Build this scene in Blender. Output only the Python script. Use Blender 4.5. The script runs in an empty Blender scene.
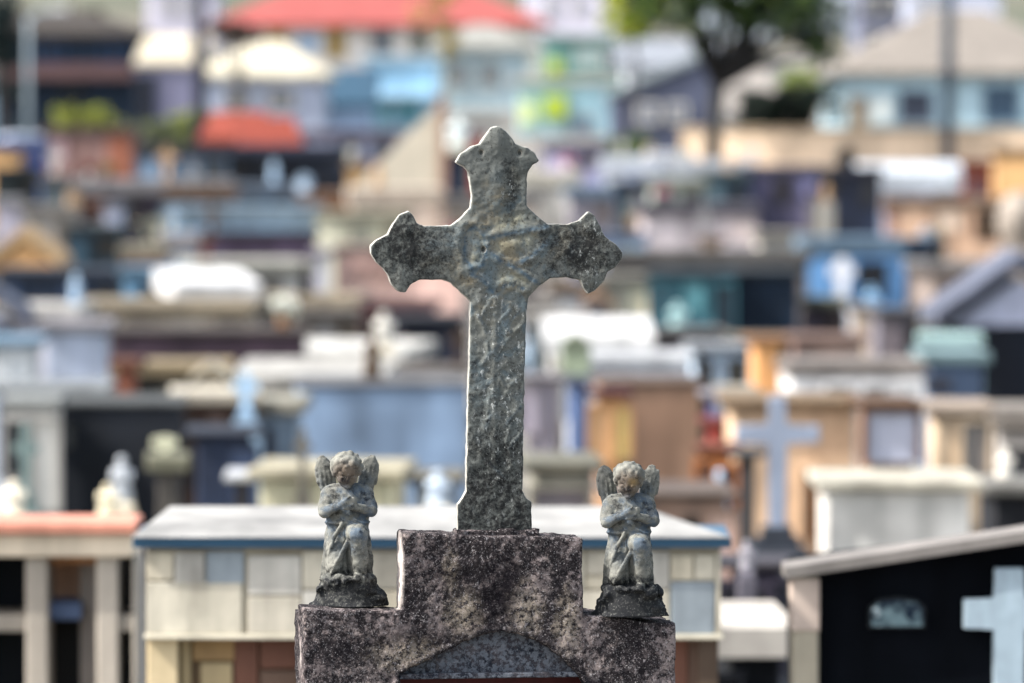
import bpy, bmesh, math, random
import numpy as np
from mathutils import Vector, Matrix, noise

R = math.radians
random.seed(7)
scene = bpy.context.scene
COL = scene.collection

# ------------------------------------------------------------------ camera frame
F = 5689.0                      # focal length in pixels (200 mm on 36 mm)
PITCH = R(2.5)
CZ = 3.3                        # lens height over the ground below the grave
G_PTS = [(-60, 0), (17, 0), (30, -.1), (50, -.6), (80, -.7), (120, -.3), (150, .3),
         (200, 2.0), (260, 4.6), (400, 15), (700, 42), (1200, 60)]

def ground(y):
    for (a, za), (b, zb) in zip(G_PTS, G_PTS[1:]):
        if y <= b:
            t = max(0, (y - a) / (b - a)); return za + (zb - za) * t
    return G_PTS[-1][1]

def P(u, v, D):
    """point of the place seen at photo column u, row v, at distance D"""
    x = (u - 512) / F; z = -(v - 341.5) / F
    d = Vector((x, math.cos(PITCH) + z * math.sin(PITCH), -math.sin(PITCH) + z * math.cos(PITCH)))
    d *= D / d.y
    return Vector((d.x, d.y, d.z + CZ))

# ------------------------------------------------------------------ helpers
def lin(h):
    h = h.lstrip('#')
    c = [int(h[i:i + 2], 16) / 255 for i in (0, 2, 4)]
    return [((x + .055) / 1.055) ** 2.4 if x > .04045 else x / 12.92 for x in c]

_m = {}
def M(h, k=1.0, rough=.75, vary=.25, scale=3.0, metal=0.0, spec=.3, bump=.15):
    key = (h, k, rough, vary, scale, metal, spec, bump)
    if key in _m: return _m[key]
    m = bpy.data.materials.new('surface_' + h.strip('#')); m.use_nodes = True
    nt = m.node_tree; N = nt.nodes; L = nt.links
    b = N['Principled BSDF']
    c = lin(h); lum = (.3 * c[0] + .6 * c[1] + .1 * c[2]) ** .2 * 1.14 * k
    c = [x * lum for x in c]
    mx = max(c) * (1 + vary * .6)
    if mx > .84: c = [x * .84 / mx for x in c]
    tc = N.new('ShaderNodeTexCoord')
    n1 = N.new('ShaderNodeTexNoise'); n1.inputs['Scale'].default_value = scale; n1.inputs['Detail'].default_value = 8
    n1.inputs['Roughness'].default_value = .65
    L.new(tc.outputs['Object'], n1.inputs['Vector'])
    mp = N.new('ShaderNodeMapping'); mp.inputs['Scale'].default_value = (9, 9, .9)
    L.new(tc.outputs['Object'], mp.inputs['Vector'])
    n2 = N.new('ShaderNodeTexNoise'); n2.inputs['Scale'].default_value = scale * .35; n2.inputs['Detail'].default_value = 4
    L.new(mp.outputs[0], n2.inputs['Vector'])
    ad = N.new('ShaderNodeMath'); ad.operation = 'ADD'; L.new(n1.outputs['Fac'], ad.inputs[0]); L.new(n2.outputs['Fac'], ad.inputs[1])
    rp = N.new('ShaderNodeValToRGB')
    rp.color_ramp.elements[0].position = .35; rp.color_ramp.elements[1].position = .65
    h2 = N.new('ShaderNodeMath'); h2.operation = 'MULTIPLY'; h2.inputs[1].default_value = .5
    L.new(ad.outputs[0], h2.inputs[0]); L.new(h2.outputs[0], rp.inputs[0])
    rp.color_ramp.elements[0].color = [x * (1 - vary * 1.3) for x in c] + [1]
    rp.color_ramp.elements[1].color = [min(.88, x * (1 + vary * .6)) for x in c] + [1]
    L.new(rp.outputs[0], b.inputs['Base Color'])
    b.inputs['Roughness'].default_value = rough
    b.inputs['Metallic'].default_value = metal
    b.inputs['Specular IOR Level'].default_value = spec
    if bump:
        n3 = N.new('ShaderNodeTexNoise'); n3.inputs['Scale'].default_value = 40; n3.inputs['Detail'].default_value = 6
        L.new(tc.outputs['Object'], n3.inputs['Vector'])
        bp = N.new('ShaderNodeBump'); bp.inputs['Strength'].default_value = bump; bp.inputs['Distance'].default_value = .01
        L.new(n3.outputs['Fac'], bp.inputs['Height']); L.new(bp.outputs[0], b.inputs['Normal'])
    _m[key] = m
    return m

def link(name, me, mats, parent=None, smooth=False):
    if not isinstance(mats, (list, tuple)): mats = [mats]
    for m in mats: me.materials.append(m)
    if smooth:
        me.polygons.foreach_set('use_smooth', [True] * len(me.polygons))
    o = bpy.data.objects.new(name, me); COL.objects.link(o)
    if parent: o.parent = parent
    return o

def obj(name, bm, mats, parent=None, smooth=False):
    bmesh.ops.recalc_face_normals(bm, faces=bm.faces[:])
    me = bpy.data.meshes.new(name); bm.to_mesh(me); bm.free()
    return link(name, me, mats, parent, smooth)

def tag(o, label=None, cat=None, group=None, kind=None):
    if label: o['label'] = label
    if cat: o['category'] = cat
    if group: o['group'] = group
    if kind: o['kind'] = kind
    return o

def thing(name, label, cat, loc, rz=0, group=None):
    o = bpy.data.objects.new(name, None); COL.objects.link(o)
    o.empty_display_size = .2
    o.location = loc; o.rotation_euler = (0, 0, rz)
    return tag(o, label, cat, group)

def box(bm, x0, x1, y0, y1, z0, z1, bev=0.0, mi=0, mat=None):
    vs = [bm.verts.new(c) for c in ((x0, y0, z0), (x1, y0, z0), (x1, y1, z0), (x0, y1, z0),
                                    (x0, y0, z1), (x1, y0, z1), (x1, y1, z1), (x0, y1, z1))]
    fs = [bm.faces.new([vs[i] for i in q]) for q in ((0, 3, 2, 1), (4, 5, 6, 7), (0, 1, 5, 4), (1, 2, 6, 5), (2, 3, 7, 6), (3, 0, 4, 7))]
    for f in fs: f.material_index = mi
    if bev:
        es = list({e for f in fs for e in f.edges})
        r = bmesh.ops.bevel(bm, geom=es, offset=bev, segments=1, affect='EDGES', profile=.5)
        for f in r['faces']: f.material_index = mi
    if mat is not None:
        bmesh.ops.transform(bm, matrix=mat, verts=[v for v in vs if v.is_valid])
    return vs

def B(x0, x1, y0, y1, z0, z1, bev=0.0):
    bm = bmesh.new(); box(bm, x0, x1, y0, y1, z0, z1, bev); return bm

def prism(bm, pts, y0, y1, mi=0):
    """extrude an x,z outline along y"""
    a = [bm.verts.new((x, y0, z)) for x, z in pts]; b = [bm.verts.new((x, y1, z)) for x, z in pts]
    n = len(pts)
    fs = [bm.faces.new(a), bm.faces.new(b[::-1])]
    for i in range(n): fs.append(bm.faces.new([a[i], b[i], b[(i + 1) % n], a[(i + 1) % n]]))
    for f in fs: f.material_index = mi

def lathe(bm, prof, cx=0, cy=0, n=14, sx=1, sy=1):
    rings = []
    for r, z in prof:
        rings.append([bm.verts.new((cx + sx * r * math.cos(2 * math.pi * i / n), cy + sy * r * math.sin(2 * math.pi * i / n), z)) for i in range(n)])
    for a, b in zip(rings, rings[1:]):
        for i in range(n): bm.faces.new([a[i], a[(i + 1) % n], b[(i + 1) % n], b[i]])
    bm.faces.new(rings[0][::-1]); bm.faces.new(rings[-1])

def tube(bm, pts, rads, n=8):
    rings = []
    for i, p in enumerate(pts):
        p = Vector(p)
        d = (Vector(pts[min(i + 1, len(pts) - 1)]) - Vector(pts[max(i - 1, 0)])).normalized()
        s = d.cross(Vector((0, 1, .01))).normalized(); t = d.cross(s)
        rings.append([bm.verts.new(p + rads[i] * (math.cos(2 * math.pi * k / n) * s + math.sin(2 * math.pi * k / n) * t)) for k in range(n)])
    for a, b in zip(rings, rings[1:]):
        for k in range(n): bm.faces.new([a[k], a[(k + 1) % n], b[(k + 1) % n], b[k]])
    bm.faces.new(rings[0][::-1]); bm.faces.new(rings[-1])

def cross_bm(bm, cx, cy, z0, h, w, t, th, arm=.68):
    """latin cross: centre column cx, standing at z0"""
    za = z0 + h * arm
    prism(bm, [(cx - t / 2, z0), (cx + t / 2, z0), (cx + t / 2, za - t / 2), (cx + w / 2, za - t / 2), (cx + w / 2, za + t / 2),
               (cx + t / 2, za + t / 2), (cx + t / 2, z0 + h), (cx - t / 2, z0 + h), (cx - t / 2, za + t / 2),
               (cx - w / 2, za + t / 2), (cx - w / 2, za - t / 2), (cx - t / 2, za - t / 2)], cy - th / 2, cy + th / 2)

# ------------------------------------------------------------------ noise and distance fields
rng = np.random.default_rng(5)
LAT = rng.random((32, 32, 32)).astype(np.float32)
def vn(x, y, z, s, off=0.0):
    x = x / s + off; y = y / s + off * 1.7; z = z / s + off * 2.3
    xi = np.floor(x).astype(int); yi = np.floor(y).astype(int); zi = np.floor(z).astype(int)
    fx = x - xi; fy = y - yi; fz = z - zi
    fx = fx * fx * (3 - 2 * fx); fy = fy * fy * (3 - 2 * fy); fz = fz * fz * (3 - 2 * fz)
    xi &= 31; yi &= 31; zi &= 31
    x1 = (xi + 1) & 31; y1 = (yi + 1) & 31; z1 = (zi + 1) & 31
    c = lambda a, b, d: LAT[a, b, d]
    r = ((c(xi, yi, zi) * (1 - fx) + c(x1, yi, zi) * fx) * (1 - fy) + (c(xi, y1, zi) * (1 - fx) + c(x1, y1, zi) * fx) * fy) * (1 - fz) + \
        ((c(xi, yi, z1) * (1 - fx) + c(x1, yi, z1) * fx) * (1 - fy) + (c(xi, y1, z1) * (1 - fx) + c(x1, y1, z1) * fx) * fy) * fz
    return r * 2 - 1

def grid(lo, hi, h):
    ax = [np.arange(a, b + h, h, dtype=np.float32) for a, b in zip(lo, hi)]
    return np.meshgrid(*ax, indexing='ij')

def nets(f, lo, h, sc, name):
    """surface nets: mesh of f = 0"""
    nx, ny, nz = f.shape
    s = f < 0
    cnt = np.zeros((nx - 1, ny - 1, nz - 1), np.int8)
    for a in (0, 1):
        for b in (0, 1):
            for c in (0, 1):
                cnt += s[a:nx - 1 + a, b:ny - 1 + b, c:nz - 1 + c]
    act = (cnt > 0) & (cnt < 8)
    I, J, K = np.nonzero(act)
    idx = -np.ones(act.shape, np.int64); idx[I, J, K] = np.arange(len(I))
    acc = np.zeros((len(I), 3)); n = np.zeros(len(I))
    cor = [(a, b, c) for a in (0, 1) for b in (0, 1) for c in (0, 1)]
    for p in cor:
        for q in cor:
            if sum(abs(p[i] - q[i]) for i in range(3)) == 1 and p < q:
                fp = f[I + p[0], J + p[1], K + p[2]]; fq = f[I + q[0], J + q[1], K + q[2]]
                m = (fp < 0) != (fq < 0)
                t = np.where(m, fp / np.where(fp - fq == 0, 1, fp - fq), 0)
                for ax in range(3):
                    acc[:, ax] += np.where(m, p[ax] + t * (q[ax] - p[ax]), 0)
                n += m
    v = acc / n[:, None] + np.stack([I, J, K], 1)
    v = (v * h + np.array(lo)) * sc
    quads = []
    for ax in range(3):
        sl0 = [slice(None)] * 3; sl1 = [slice(None)] * 3
        sl0[ax] = slice(0, -1); sl1[ax] = slice(1, None)
        ch = s[tuple(sl0)] != s[tuple(sl1)]
        A, Bb, C = np.nonzero(ch)
        o = [A, Bb, C]
        b1, b2 = [(1, 2), (2, 0), (0, 1)][ax]
        ok = (o[b1] > 0) & (o[b2] > 0) & (o[b1] < f.shape[b1] - 1) & (o[b2] < f.shape[b2] - 1)
        o = [q[ok] for q in o]
        def g(d1, d2):
            t = [q.copy() for q in o]; t[b1] = t[b1] - d1; t[b2] = t[b2] - d2
            return idx[t[0], t[1], t[2]]
        q = np.stack([g(1, 1), g(0, 1), g(0, 0), g(1, 0)], 1)
        fl = ~s[o[0], o[1], o[2]]
        q[fl] = q[fl][:, ::-1]
        quads.append(q)
    q = np.concatenate(quads)
    me = bpy.data.meshes.new(name); me.from_pydata(v.tolist(), [], q.tolist()); me.update()
    return me

def smin(a, b, k):
    h = np.clip(.5 + .5 * (b - a) / k, 0, 1)
    return b * (1 - h) + a * h - k * h * (1 - h)
def cap(X, Y, Z, a, b, ra, rb=None):
    rb = ra if rb is None else rb
    a = np.array(a, np.float32); b = np.array(b, np.float32); d = b - a
    t = np.clip(((X - a[0]) * d[0] + (Y - a[1]) * d[1] + (Z - a[2]) * d[2]) / float(d @ d), 0, 1)
    return np.sqrt((X - a[0] - t * d[0]) ** 2 + (Y - a[1] - t * d[1]) ** 2 + (Z - a[2] - t * d[2]) ** 2) - (ra + (rb - ra) * t)
def ell(X, Y, Z, c, r):
    q = np.sqrt(((X - c[0]) / r[0]) ** 2 + ((Y - c[1]) / r[1]) ** 2 + ((Z - c[2]) / r[2]) ** 2)
    return (q - 1) * min(r)
def poly2(X, Z, pts):
    d = np.full(X.shape, 1e9, np.float32); s = np.ones(X.shape, np.float32)
    n = len(pts)
    for i in range(n):
        ax, az = pts[i]; bx, bz = pts[i - 1]
        ex, ez = bx - ax, bz - az; wx = X - ax; wz = Z - az
        t = np.clip((wx * ex + wz * ez) / (ex * ex + ez * ez), 0, 1)
        d = np.minimum(d, (wx - ex * t) ** 2 + (wz - ez * t) ** 2)
        c1 = Z >= az; c2 = Z < bz; c3 = ex * wz > ez * wx
        s = np.where((c1 & c2 & c3) | (~c1 & ~c2 & ~c3), -s, s)
    return np.sqrt(d) * s

# ------------------------------------------------------------------ weathered stone materials
def stone_nodes(name):
    m = bpy.data.materials.new(name); m.use_nodes = True
    nt = m.node_tree
    return m, nt.nodes, nt.links, nt.nodes['Principled BSDF']

class NB:
    def __init__(s, N, L):
        s.N, s.L = N, L
        s.tc = N.new('ShaderNodeTexCoord').outputs['Object']
    def noise(s, scale, detail=8, rough=.6, vec=None, dist=0):
        n = s.N.new('ShaderNodeTexNoise'); n.inputs['Scale'].default_value = scale; n.inputs['Detail'].default_value = detail
        n.inputs['Roughness'].default_value = rough; n.inputs['Distortion'].default_value = dist
        s.L.new(vec or s.tc, n.inputs['Vector']); return n.outputs['Fac']
    def vscale(s, sc, loc=(0, 0, 0)):
        m = s.N.new('ShaderNodeMapping'); m.inputs['Scale'].default_value = sc; m.inputs['Location'].default_value = loc
        s.L.new(s.tc, m.inputs['Vector']); return m.outputs[0]
    def ramp(s, fac, a, b, ca=0.0, cb=1.0):
        r = s.N.new('ShaderNodeMapRange'); r.inputs[1].default_value = a; r.inputs[2].default_value = b
        r.inputs[3].default_value = ca; r.inputs[4].default_value = cb; r.clamp = True
        s.L.new(fac, r.inputs[0]); return r.outputs[0]
    def mix(s, fac, a, b):
        x = s.N.new('ShaderNodeMix'); x.data_type = 'RGBA'
        if hasattr(fac, 'is_linked') or hasattr(fac, 'links'): s.L.new(fac, x.inputs[0])
        else: x.inputs[0].default_value = fac
        for v, i in ((a, 6), (b, 7)):
            if isinstance(v, (tuple, list)): x.inputs[i].default_value = list(v) + [1]
            else: s.L.new(v, x.inputs[i])
        return x.outputs[2]
    def math(s, op, a, b=None):
        x = s.N.new('ShaderNodeMath'); x.operation = op
        for v, i in ((a, 0), (b, 1)):
            if v is None: continue
            if isinstance(v, (int, float)): x.inputs[i].default_value = v
            else: s.L.new(v, x.inputs[i])
        return x.outputs[0]
    def blob(s, c, r, soft=.35, warp=.0):
        """soft patch around the point c of the object, radii r"""
        m = s.N.new('ShaderNodeMapping'); m.vector_type = 'POINT'
        m.inputs['Scale'].default_value = [1 / q for q in r]
        m.inputs['Location'].default_value = [-a / q for a, q in zip(c, r)]
        s.L.new(s.tc, m.inputs['Vector'])
        l = s.N.new('ShaderNodeVectorMath'); l.operation = 'LENGTH'; s.L.new(m.outputs[0], l.inputs[0])
        v = l.outputs['Value']
        if warp:
            v = s.math('ADD', v, s.math('MULTIPLY', s.math('SUBTRACT', s.noise(28, 6, .7), .5), warp))
        return s.ramp(v, 1 + soft, 1 - soft)
    def bump(s, b, hs, strength=.5, dist=.002):
        p = s.N.new('ShaderNodeBump'); p.inputs['Strength'].default_value = strength; p.inputs['Distance'].default_value = dist
        s.L.new(hs, p.inputs['Height']); s.L.new(p.outputs[0], b.inputs['Normal'])

PX = 1 / 494.7      # metres per photo pixel at the grave

def mat_pedestal(blue=0):
    m, N, L, b = stone_nodes('lichened_concrete'); n = NB(N, L)
    c = n.mix(n.ramp(n.noise(9, 5), .35, .65), (.085, .074, .077), (.20, .165, .163))
    c = n.mix(n.ramp(n.noise(14, 6, .7), .48, .70), c, (.31, .26, .245))
    big = n.noise(12, 9, .72)
    mid = n.noise(75, 5, .75)
    cr = n.math('MULTIPLY', n.ramp(n.math('ADD', big, n.math('MULTIPLY', mid, .7)), .74, .86), .93)
    c = n.mix(cr, c, (.010, .009, .011))
    # tan wash either side of the run-off streak
    t1 = n.blob((-24 * PX, 0, -80 * PX), (15 * PX, .2, 20 * PX), .7, 2.2)
    t2 = n.blob((38 * PX, 0, -74 * PX), (15 * PX, .2, 20 * PX), .7, 2.2)
    t3 = n.blob((-82 * PX, 0, -118 * PX), (26 * PX, .2, 14 * PX), .7, 2.4)
    t4 = n.blob((80 * PX, 0, -92 * PX), (10 * PX, .2, 24 * PX), .7, 2.4)
    t5 = n.blob((-38 * PX, 0, -36 * PX), (7 * PX, .2, 16 * PX), .7, 2.4)
    t = n.math('MULTIPLY', n.math('MAXIMUM', t5, n.math('MAXIMUM', n.math('MAXIMUM', t1, t2), n.math('MAXIMUM', t3, t4))), n.ramp(mid, .58, .46, .0, .62))
    c = n.mix(t, c, (.40, .34, .27))
    d1 = n.blob((8 * PX, 0, -66 * PX), (17 * PX, .2, 34 * PX), .6, 1.6)
    d2 = n.blob((20 * PX, 0, -44 * PX), (11 * PX, .2, 22 * PX), .6, 2.)
    d3 = n.blob((-40 * PX, 0, -40 * PX), (44 * PX, .2, 12 * PX), .7, 2.4)
    d4 = n.blob((-60 * PX, 0, -100 * PX), (60 * PX, .2, 9 * PX), .7, 2.6)
    d = n.math('MULTIPLY', n.math('MAXIMUM', n.math('MAXIMUM', d1, d2), n.math('MULTIPLY', n.math('MAXIMUM', d3, d4), .7)), .9)
    c = n.mix(d, c, (.007, .006, .008))
    at = N.new('ShaderNodeAttribute'); at.attribute_name = 'crust'
    c = n.mix(n.math('MULTIPLY', n.math('MULTIPLY', at.outputs['Fac'], n.ramp(n.noise(22, 6, .75), .40, .52)), .92), c, (.016, .015, .018))
    # pale crust speckle, coarse and fine, with black pits
    reg = n.ramp(n.noise(10, 5, .6, vec=n.vscale((1, 1, 1), (7, 2, 5))), .40, .60, .25, 1.)
    sp = n.math('MULTIPLY', n.ramp(n.noise(125, 6, .8), .56, .61), reg)
    clr = n.math('SUBTRACT', 1., n.math('MULTIPLY', d, .85))
    c = n.mix(n.math('MULTIPLY', n.math('MULTIPLY', sp, .70), clr), c, (.36, .33, .34))
    pit = n.ramp(n.noise(135, 6, .8, vec=n.vscale((1, 1, 1), (3, 1, 2))), .55, .60)
    c = n.mix(n.math('MULTIPLY', pit, .9), c, (.007, .006, .008))
    sp2 = n.math('MULTIPLY', n.math('MULTIPLY', n.ramp(n.noise(260, 3, .8), .60, .65), .8), clr)
    c = n.mix(sp2, c, (.40, .38, .38))
    if blue: c = n.mix(.72, c, n.mix(n.ramp(mid, .45, .56), (.015, .02, .032), (.17, .19, .225)))
    # pale strips on the left flank: sunlight put into the colour
    for u, z0, rz in ((298, -130, 62), (401, -36, 44)):
        e = n.blob((((u - 488) / .99) * PX, .05, z0 * PX), (5 * PX, .055, rz * PX), .25, .9)
        c = n.mix(n.math('MULTIPLY', e, .8), c, (.55, .50, .47))
    L.new(c, b.inputs['Base Color']); b.inputs['Roughness'].default_value = .95; b.inputs['Specular IOR Level'].default_value = .04
    n.bump(b, n.math('ADD', n.noise(140, 8, .75), n.math('MULTIPLY', mid, .6)), 1.0, .004)
    return m

def mat_cross():
    m, N, L, b = stone_nodes('weathered_cement'); n = NB(N, L)
    c = n.mix(n.ramp(n.noise(10, 6, .65), .35, .65), (.078, .086, .082), (.148, .156, .145))
    # ochre and blue-grey washes of the old relief
    o1 = n.ramp(n.noise(16, 5, .6, vec=n.vscale((1, 1, 1), (5, 0, 0))), .5, .64)
    mid = n.blob((8 * PX, 0, 285 * PX), (78 * PX, .2, 62 * PX), .5, .8)
    c = n.mix(n.math('MULTIPLY', n.math('MULTIPLY', o1, mid), .5), c, (.20, .155, .085))
    bl = n.ramp(n.noise(14, 6, .6, vec=n.vscale((1, 1, 1), (9, 3, 4)), dist=1.5), .47, .6)
    low = n.blob((6 * PX, 0, 215 * PX), (60 * PX, .2, 100 * PX), .5, .6)
    c = n.mix(n.math('MULTIPLY', n.math('MULTIPLY', bl, n.math('MAXIMUM', mid, low)), .55), c, (.085, .125, .15))
    at = N.new('ShaderNodeAttribute'); at.attribute_name = 'relief_paint_shade'
    sx = N.new('ShaderNodeSeparateColor'); L.new(at.outputs['Color'], sx.inputs[0])
    worn = n.ramp(n.noise(45, 6, .7), .36, .56)
    c = n.mix(n.math('MULTIPLY', n.math('MULTIPLY', sx.outputs[1], n.ramp(n.noise(24, 5, .7), .38, .58)), .55), c, (.30, .285, .20))
    c = n.mix(n.math('MULTIPLY', n.math('MULTIPLY', sx.outputs[0], worn), .85), c, (.05, .085, .12))  # blue relief lines: stain, plus groove shade put into the colour
    # dark lichen: both arms and foot
    dn = n.math('ADD', n.math('MULTIPLY', n.noise(34, 9, .78), .75), n.math('MULTIPLY', n.noise(150, 5, .8), .65))
    la = n.blob((-88 * PX, 0, 284 * PX), (48 * PX, .2, 42 * PX), .6, .9)
    ra = n.blob((88 * PX, 0, 284 * PX), (46 * PX, .2, 40 * PX), .6, .9)
    tp = n.blob((16 * PX, 0, 345 * PX), (7 * PX, .2, 45 * PX), .7, .9)
    ft = n.blob((4 * PX, 0, 0), (80 * PX, .2, 150 * PX), .65, .7)
    mk = n.math('MAXIMUM', n.math('MAXIMUM', la, ra), n.math('MAXIMUM', n.math('MULTIPLY', tp, .8), ft))
    th = n.math('ADD', dn, n.math('MULTIPLY', mk, .235))
    c = n.mix(n.math('MULTIPLY', n.ramp(th, .79, .98), .9), c, (.008, .008, .009))
    # white flecks
    vec = n.vscale((1, 1, .6))
    w = n.ramp(n.noise(100, 6, .8, vec=vec), .57, .64)
    st = n.blob((6 * PX, 0, 150 * PX), (34 * PX, .2, 110 * PX), .5, .8)
    ta = n.blob((98 * PX, 0, 280 * PX), (16 * PX, .2, 36 * PX), .5, .9)
    tw = n.blob((12 * PX, 0, 350 * PX), (9 * PX, .2, 16 * PX), .5, 1.2)
    w = n.math('MULTIPLY', w, n.math('ADD', n.math('MAXIMUM', n.math('MAXIMUM', st, ta), tw), .10))
    c = n.mix(n.math('MULTIPLY', w, .9), c, (.42, .44, .43))
    sp = n.ramp(n.noise(190, 5, .8, vec=n.vscale((1, 1, 1), (2, 2, 8))), .56, .62)
    c = n.mix(n.math('MULTIPLY', sp, .8), c, (.03, .03, .03))
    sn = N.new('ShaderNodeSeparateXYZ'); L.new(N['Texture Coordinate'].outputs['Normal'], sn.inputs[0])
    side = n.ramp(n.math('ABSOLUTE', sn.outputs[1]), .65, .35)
    c = n.mix(n.math('MULTIPLY', side, n.ramp(n.noise(30, 5), .3, .5, .5, .9)), c, (.36, .35, .32))  # side faces paled: the sunlit rim is put into their colour
    L.new(c, b.inputs['Base Color']); b.inputs['Roughness'].default_value = .9; b.inputs['Specular IOR Level'].default_value = .06
    n.bump(b, n.noise(130, 8, .75), .7, .0025)
    return m

def mat_angel(warm=0.0):
    m, N, L, b = stone_nodes('cast_cement_with_paint_remains'); n = NB(N, L)
    c = n.mix(n.ramp(n.noise(22, 6, .65), .35, .65), (.07, .073, .068), (.215, .215, .19))
    bl = n.ramp(n.noise(26, 6, .65, vec=n.vscale((1, 1, 1), (4, 1, 7))), .44, .58)
    robe = n.blob((0, -.02, 95 * PX), (36 * PX, .2, 36 * PX), .4, .8)
    c = n.mix(n.math('MULTIPLY', n.math('MULTIPLY', bl, robe), .75), c, (.05, .082, .125))
    face = n.blob((-2 * PX, -.04, 133 * PX), (15 * PX, .04, 13 * PX), .4, .8)
    c = n.mix(n.math('MULTIPLY', face, .7), c, (.12, .085, .06))
    if warm:
        yl = n.blob((2 * PX, -.045, 136 * PX), (5 * PX, .03, 4 * PX), .6, 2.4)
        c = n.mix(n.math('MULTIPLY', yl, .3), c, (.42, .26, .06))
    base = n.blob((0, 0, 4 * PX), (60 * PX, .3, 30 * PX), .4, .8)
    dn = n.math('ADD', n.noise(60, 8, .75), n.math('MULTIPLY', n.noise(25, 5, .7), .6))
    c = n.mix(n.math('MULTIPLY', n.ramp(n.math('ADD', dn, n.math('MULTIPLY', base, .40 if warm else .24)), .81, .99), .92), c, (.007, .008, .011))
    sp = n.ramp(n.noise(200, 5, .8), .56, .62)
    c = n.mix(n.math('MULTIPLY', sp, .25), c, (.42, .42, .38))
    # dust and lichen whitening what faces up
    L.new(c, b.inputs['Base Color']); b.inputs['Roughness'].default_value = .85; b.inputs['Specular IOR Level'].default_value = .1
    n.bump(b, n.noise(200, 6, .75), .5, .002)
    return m

# ================================================================== FOREGROUND MONUMENT
D0 = 11.5
YAW = R(8)
U0 = 488.0
def fx(u): return (u - U0) / math.cos(YAW)
base_v = 536.0
origin = P(U0, base_v, D0)
mon = thing('grave_monument', 'mossy stepped concrete grave monument with an arched recess, carrying the big stone cross', 'grave monument',
            (origin.x, origin.y, 0), YAW)
OZ = origin.z
stone = mat_pedestal()

def zz(v): return (base_v - v)
# upper slab of the monument, eroded distance field (px units)
h = 1.6
lo = (-206, -8, -215); hi = (206, 100, 14)
X, Y, Z = grid(lo, hi, h)
out = [(fx(305), -230), (fx(304), zz(607)), (fx(402), zz(611)), (fx(403), zz(532.5)), (fx(582.5), zz(539.5)), (fx(583.5), zz(616)),
       (fx(677), zz(627)), (fx(678), -230), (fx(590), -230), (fx(590), zz(690)), (fx(585), zz(682)), (fx(567), zz(661)), (fx(542.5), zz(643)),
       (fx(520), zz(634)), (fx(501.5), zz(629.5)), (fx(484), zz(633)), (fx(456), zz(646)), (fx(425), zz(660)), (fx(398), zz(673)), (fx(398), -230)]
X2, Z2 = X[:, 0, :], Z[:, 0, :]
d2 = poly2(X2, Z2, out)[:, None, :]
ydep = np.where(Z > zz(614), 52, 86)
dy = np.maximum(-Y, Y - ydep)
r = 1.6
q = np.maximum(d2 + r, dy + r)
rr = np.sqrt(np.maximum(d2 + r, 0) ** 2 + np.maximum(dy + r, 0) ** 2) - r
f = np.where((d2 + r > 0) & (dy + r > 0), rr, q - r)
f = f + .9 * vn(X, Y, Z, 9) + .7 * vn(X, Y, Z, 3.6, 3) + .9 * vn(X, Y, Z, 26, 7)
# plaster run round the arch
dA = np.abs(poly2(X2, Z2, [(fx(398), -300), (fx(398), zz(673)), (fx(425), zz(660)), (fx(456), zz(646)), (fx(484), zz(633)), (fx(501.5), zz(629.5)), (fx(520), zz(634)), (fx(542.5), zz(643)), (fx(567), zz(661)), (fx(588), zz(690)), (fx(588), -300)]))[:, None, :]
f = f - (1.8 + 2.2 * vn(X, Y, Z, 7, 13)) * np.exp(-(dA / 4.5) ** 2) * (Y < 20)
me = nets(f, lo, h, PX, 'upper_block')
o = link('upper_block', me, stone, mon, True); o.location = (0, 0, OZ)
del X, Y, Z, f, q, rr
vc = np.zeros(len(me.vertices) * 3); me.vertices.foreach_get('co', vc); vc = vc.reshape(-1, 3) / PX
dd_ = np.full(len(vc), 1e9)
AP = [(fx(398), zz(673)), (fx(425), zz(660)), (fx(456), zz(646)), (fx(484), zz(633)), (fx(501.5), zz(629.5)), (fx(520), zz(634)), (fx(542.5), zz(643)), (fx(567), zz(661)), (fx(588), zz(690))]
for (ax, az), (bx, bz) in zip(AP, AP[1:]):
    ex, ez = bx - ax, bz - az
    t_ = np.clip(((vc[:, 0] - ax) * ex + (vc[:, 2] - az) * ez) / (ex * ex + ez * ez), 0, 1)
    dd_ = np.minimum(dd_, np.hypot(vc[:, 0] - ax - ex * t_, vc[:, 2] - az - ez * t_))
g_ = np.exp(-(dd_ / 6) ** 2)
ca = me.color_attributes.new('crust', 'FLOAT_COLOR', 'POINT')
ca.data.foreach_set('color', np.stack([g_, g_, g_, g_ * 0 + 1], 1).ravel().astype(np.float32))
# tympanum, sill and red back panel
bm = bmesh.new()
prism(bm, [(fx(392) * PX, zz(677) * PX), (fx(596) * PX, zz(677) * PX), (fx(596) * PX, zz(622) * PX), (fx(392) * PX, zz(622) * PX)], .028, .07)
o = obj('tympanum', bm, mat_pedestal(1), mon); o.location = (0, 0, OZ)
o = obj('sill', B(fx(399) * PX, fx(589) * PX, .006, .08, zz(679.5) * PX, zz(674) * PX, .002), mat_pedestal(1), mon); o.location = (0, 0, OZ)
zb = -OZ
o = obj('niche_back', B(fx(399) * PX, fx(589) * PX, .10, .15, zb, zz(679) * PX), M('#5a1618', 1, .6, .3, 10), mon); o.location = (0, 0, OZ)
bm = bmesh.new()
for a, c in ((305, 399), (589, 677)):
    box(bm, fx(a) * PX, fx(c) * PX, .002, .17, zb, -212 * PX, .004)
box(bm, fx(290) * PX, fx(692) * PX, -.04, .22, zb - .1, zb + .25, .01)
o = obj('lower_piers', bm, stone, mon); o.location = (0, 0, OZ)

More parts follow.
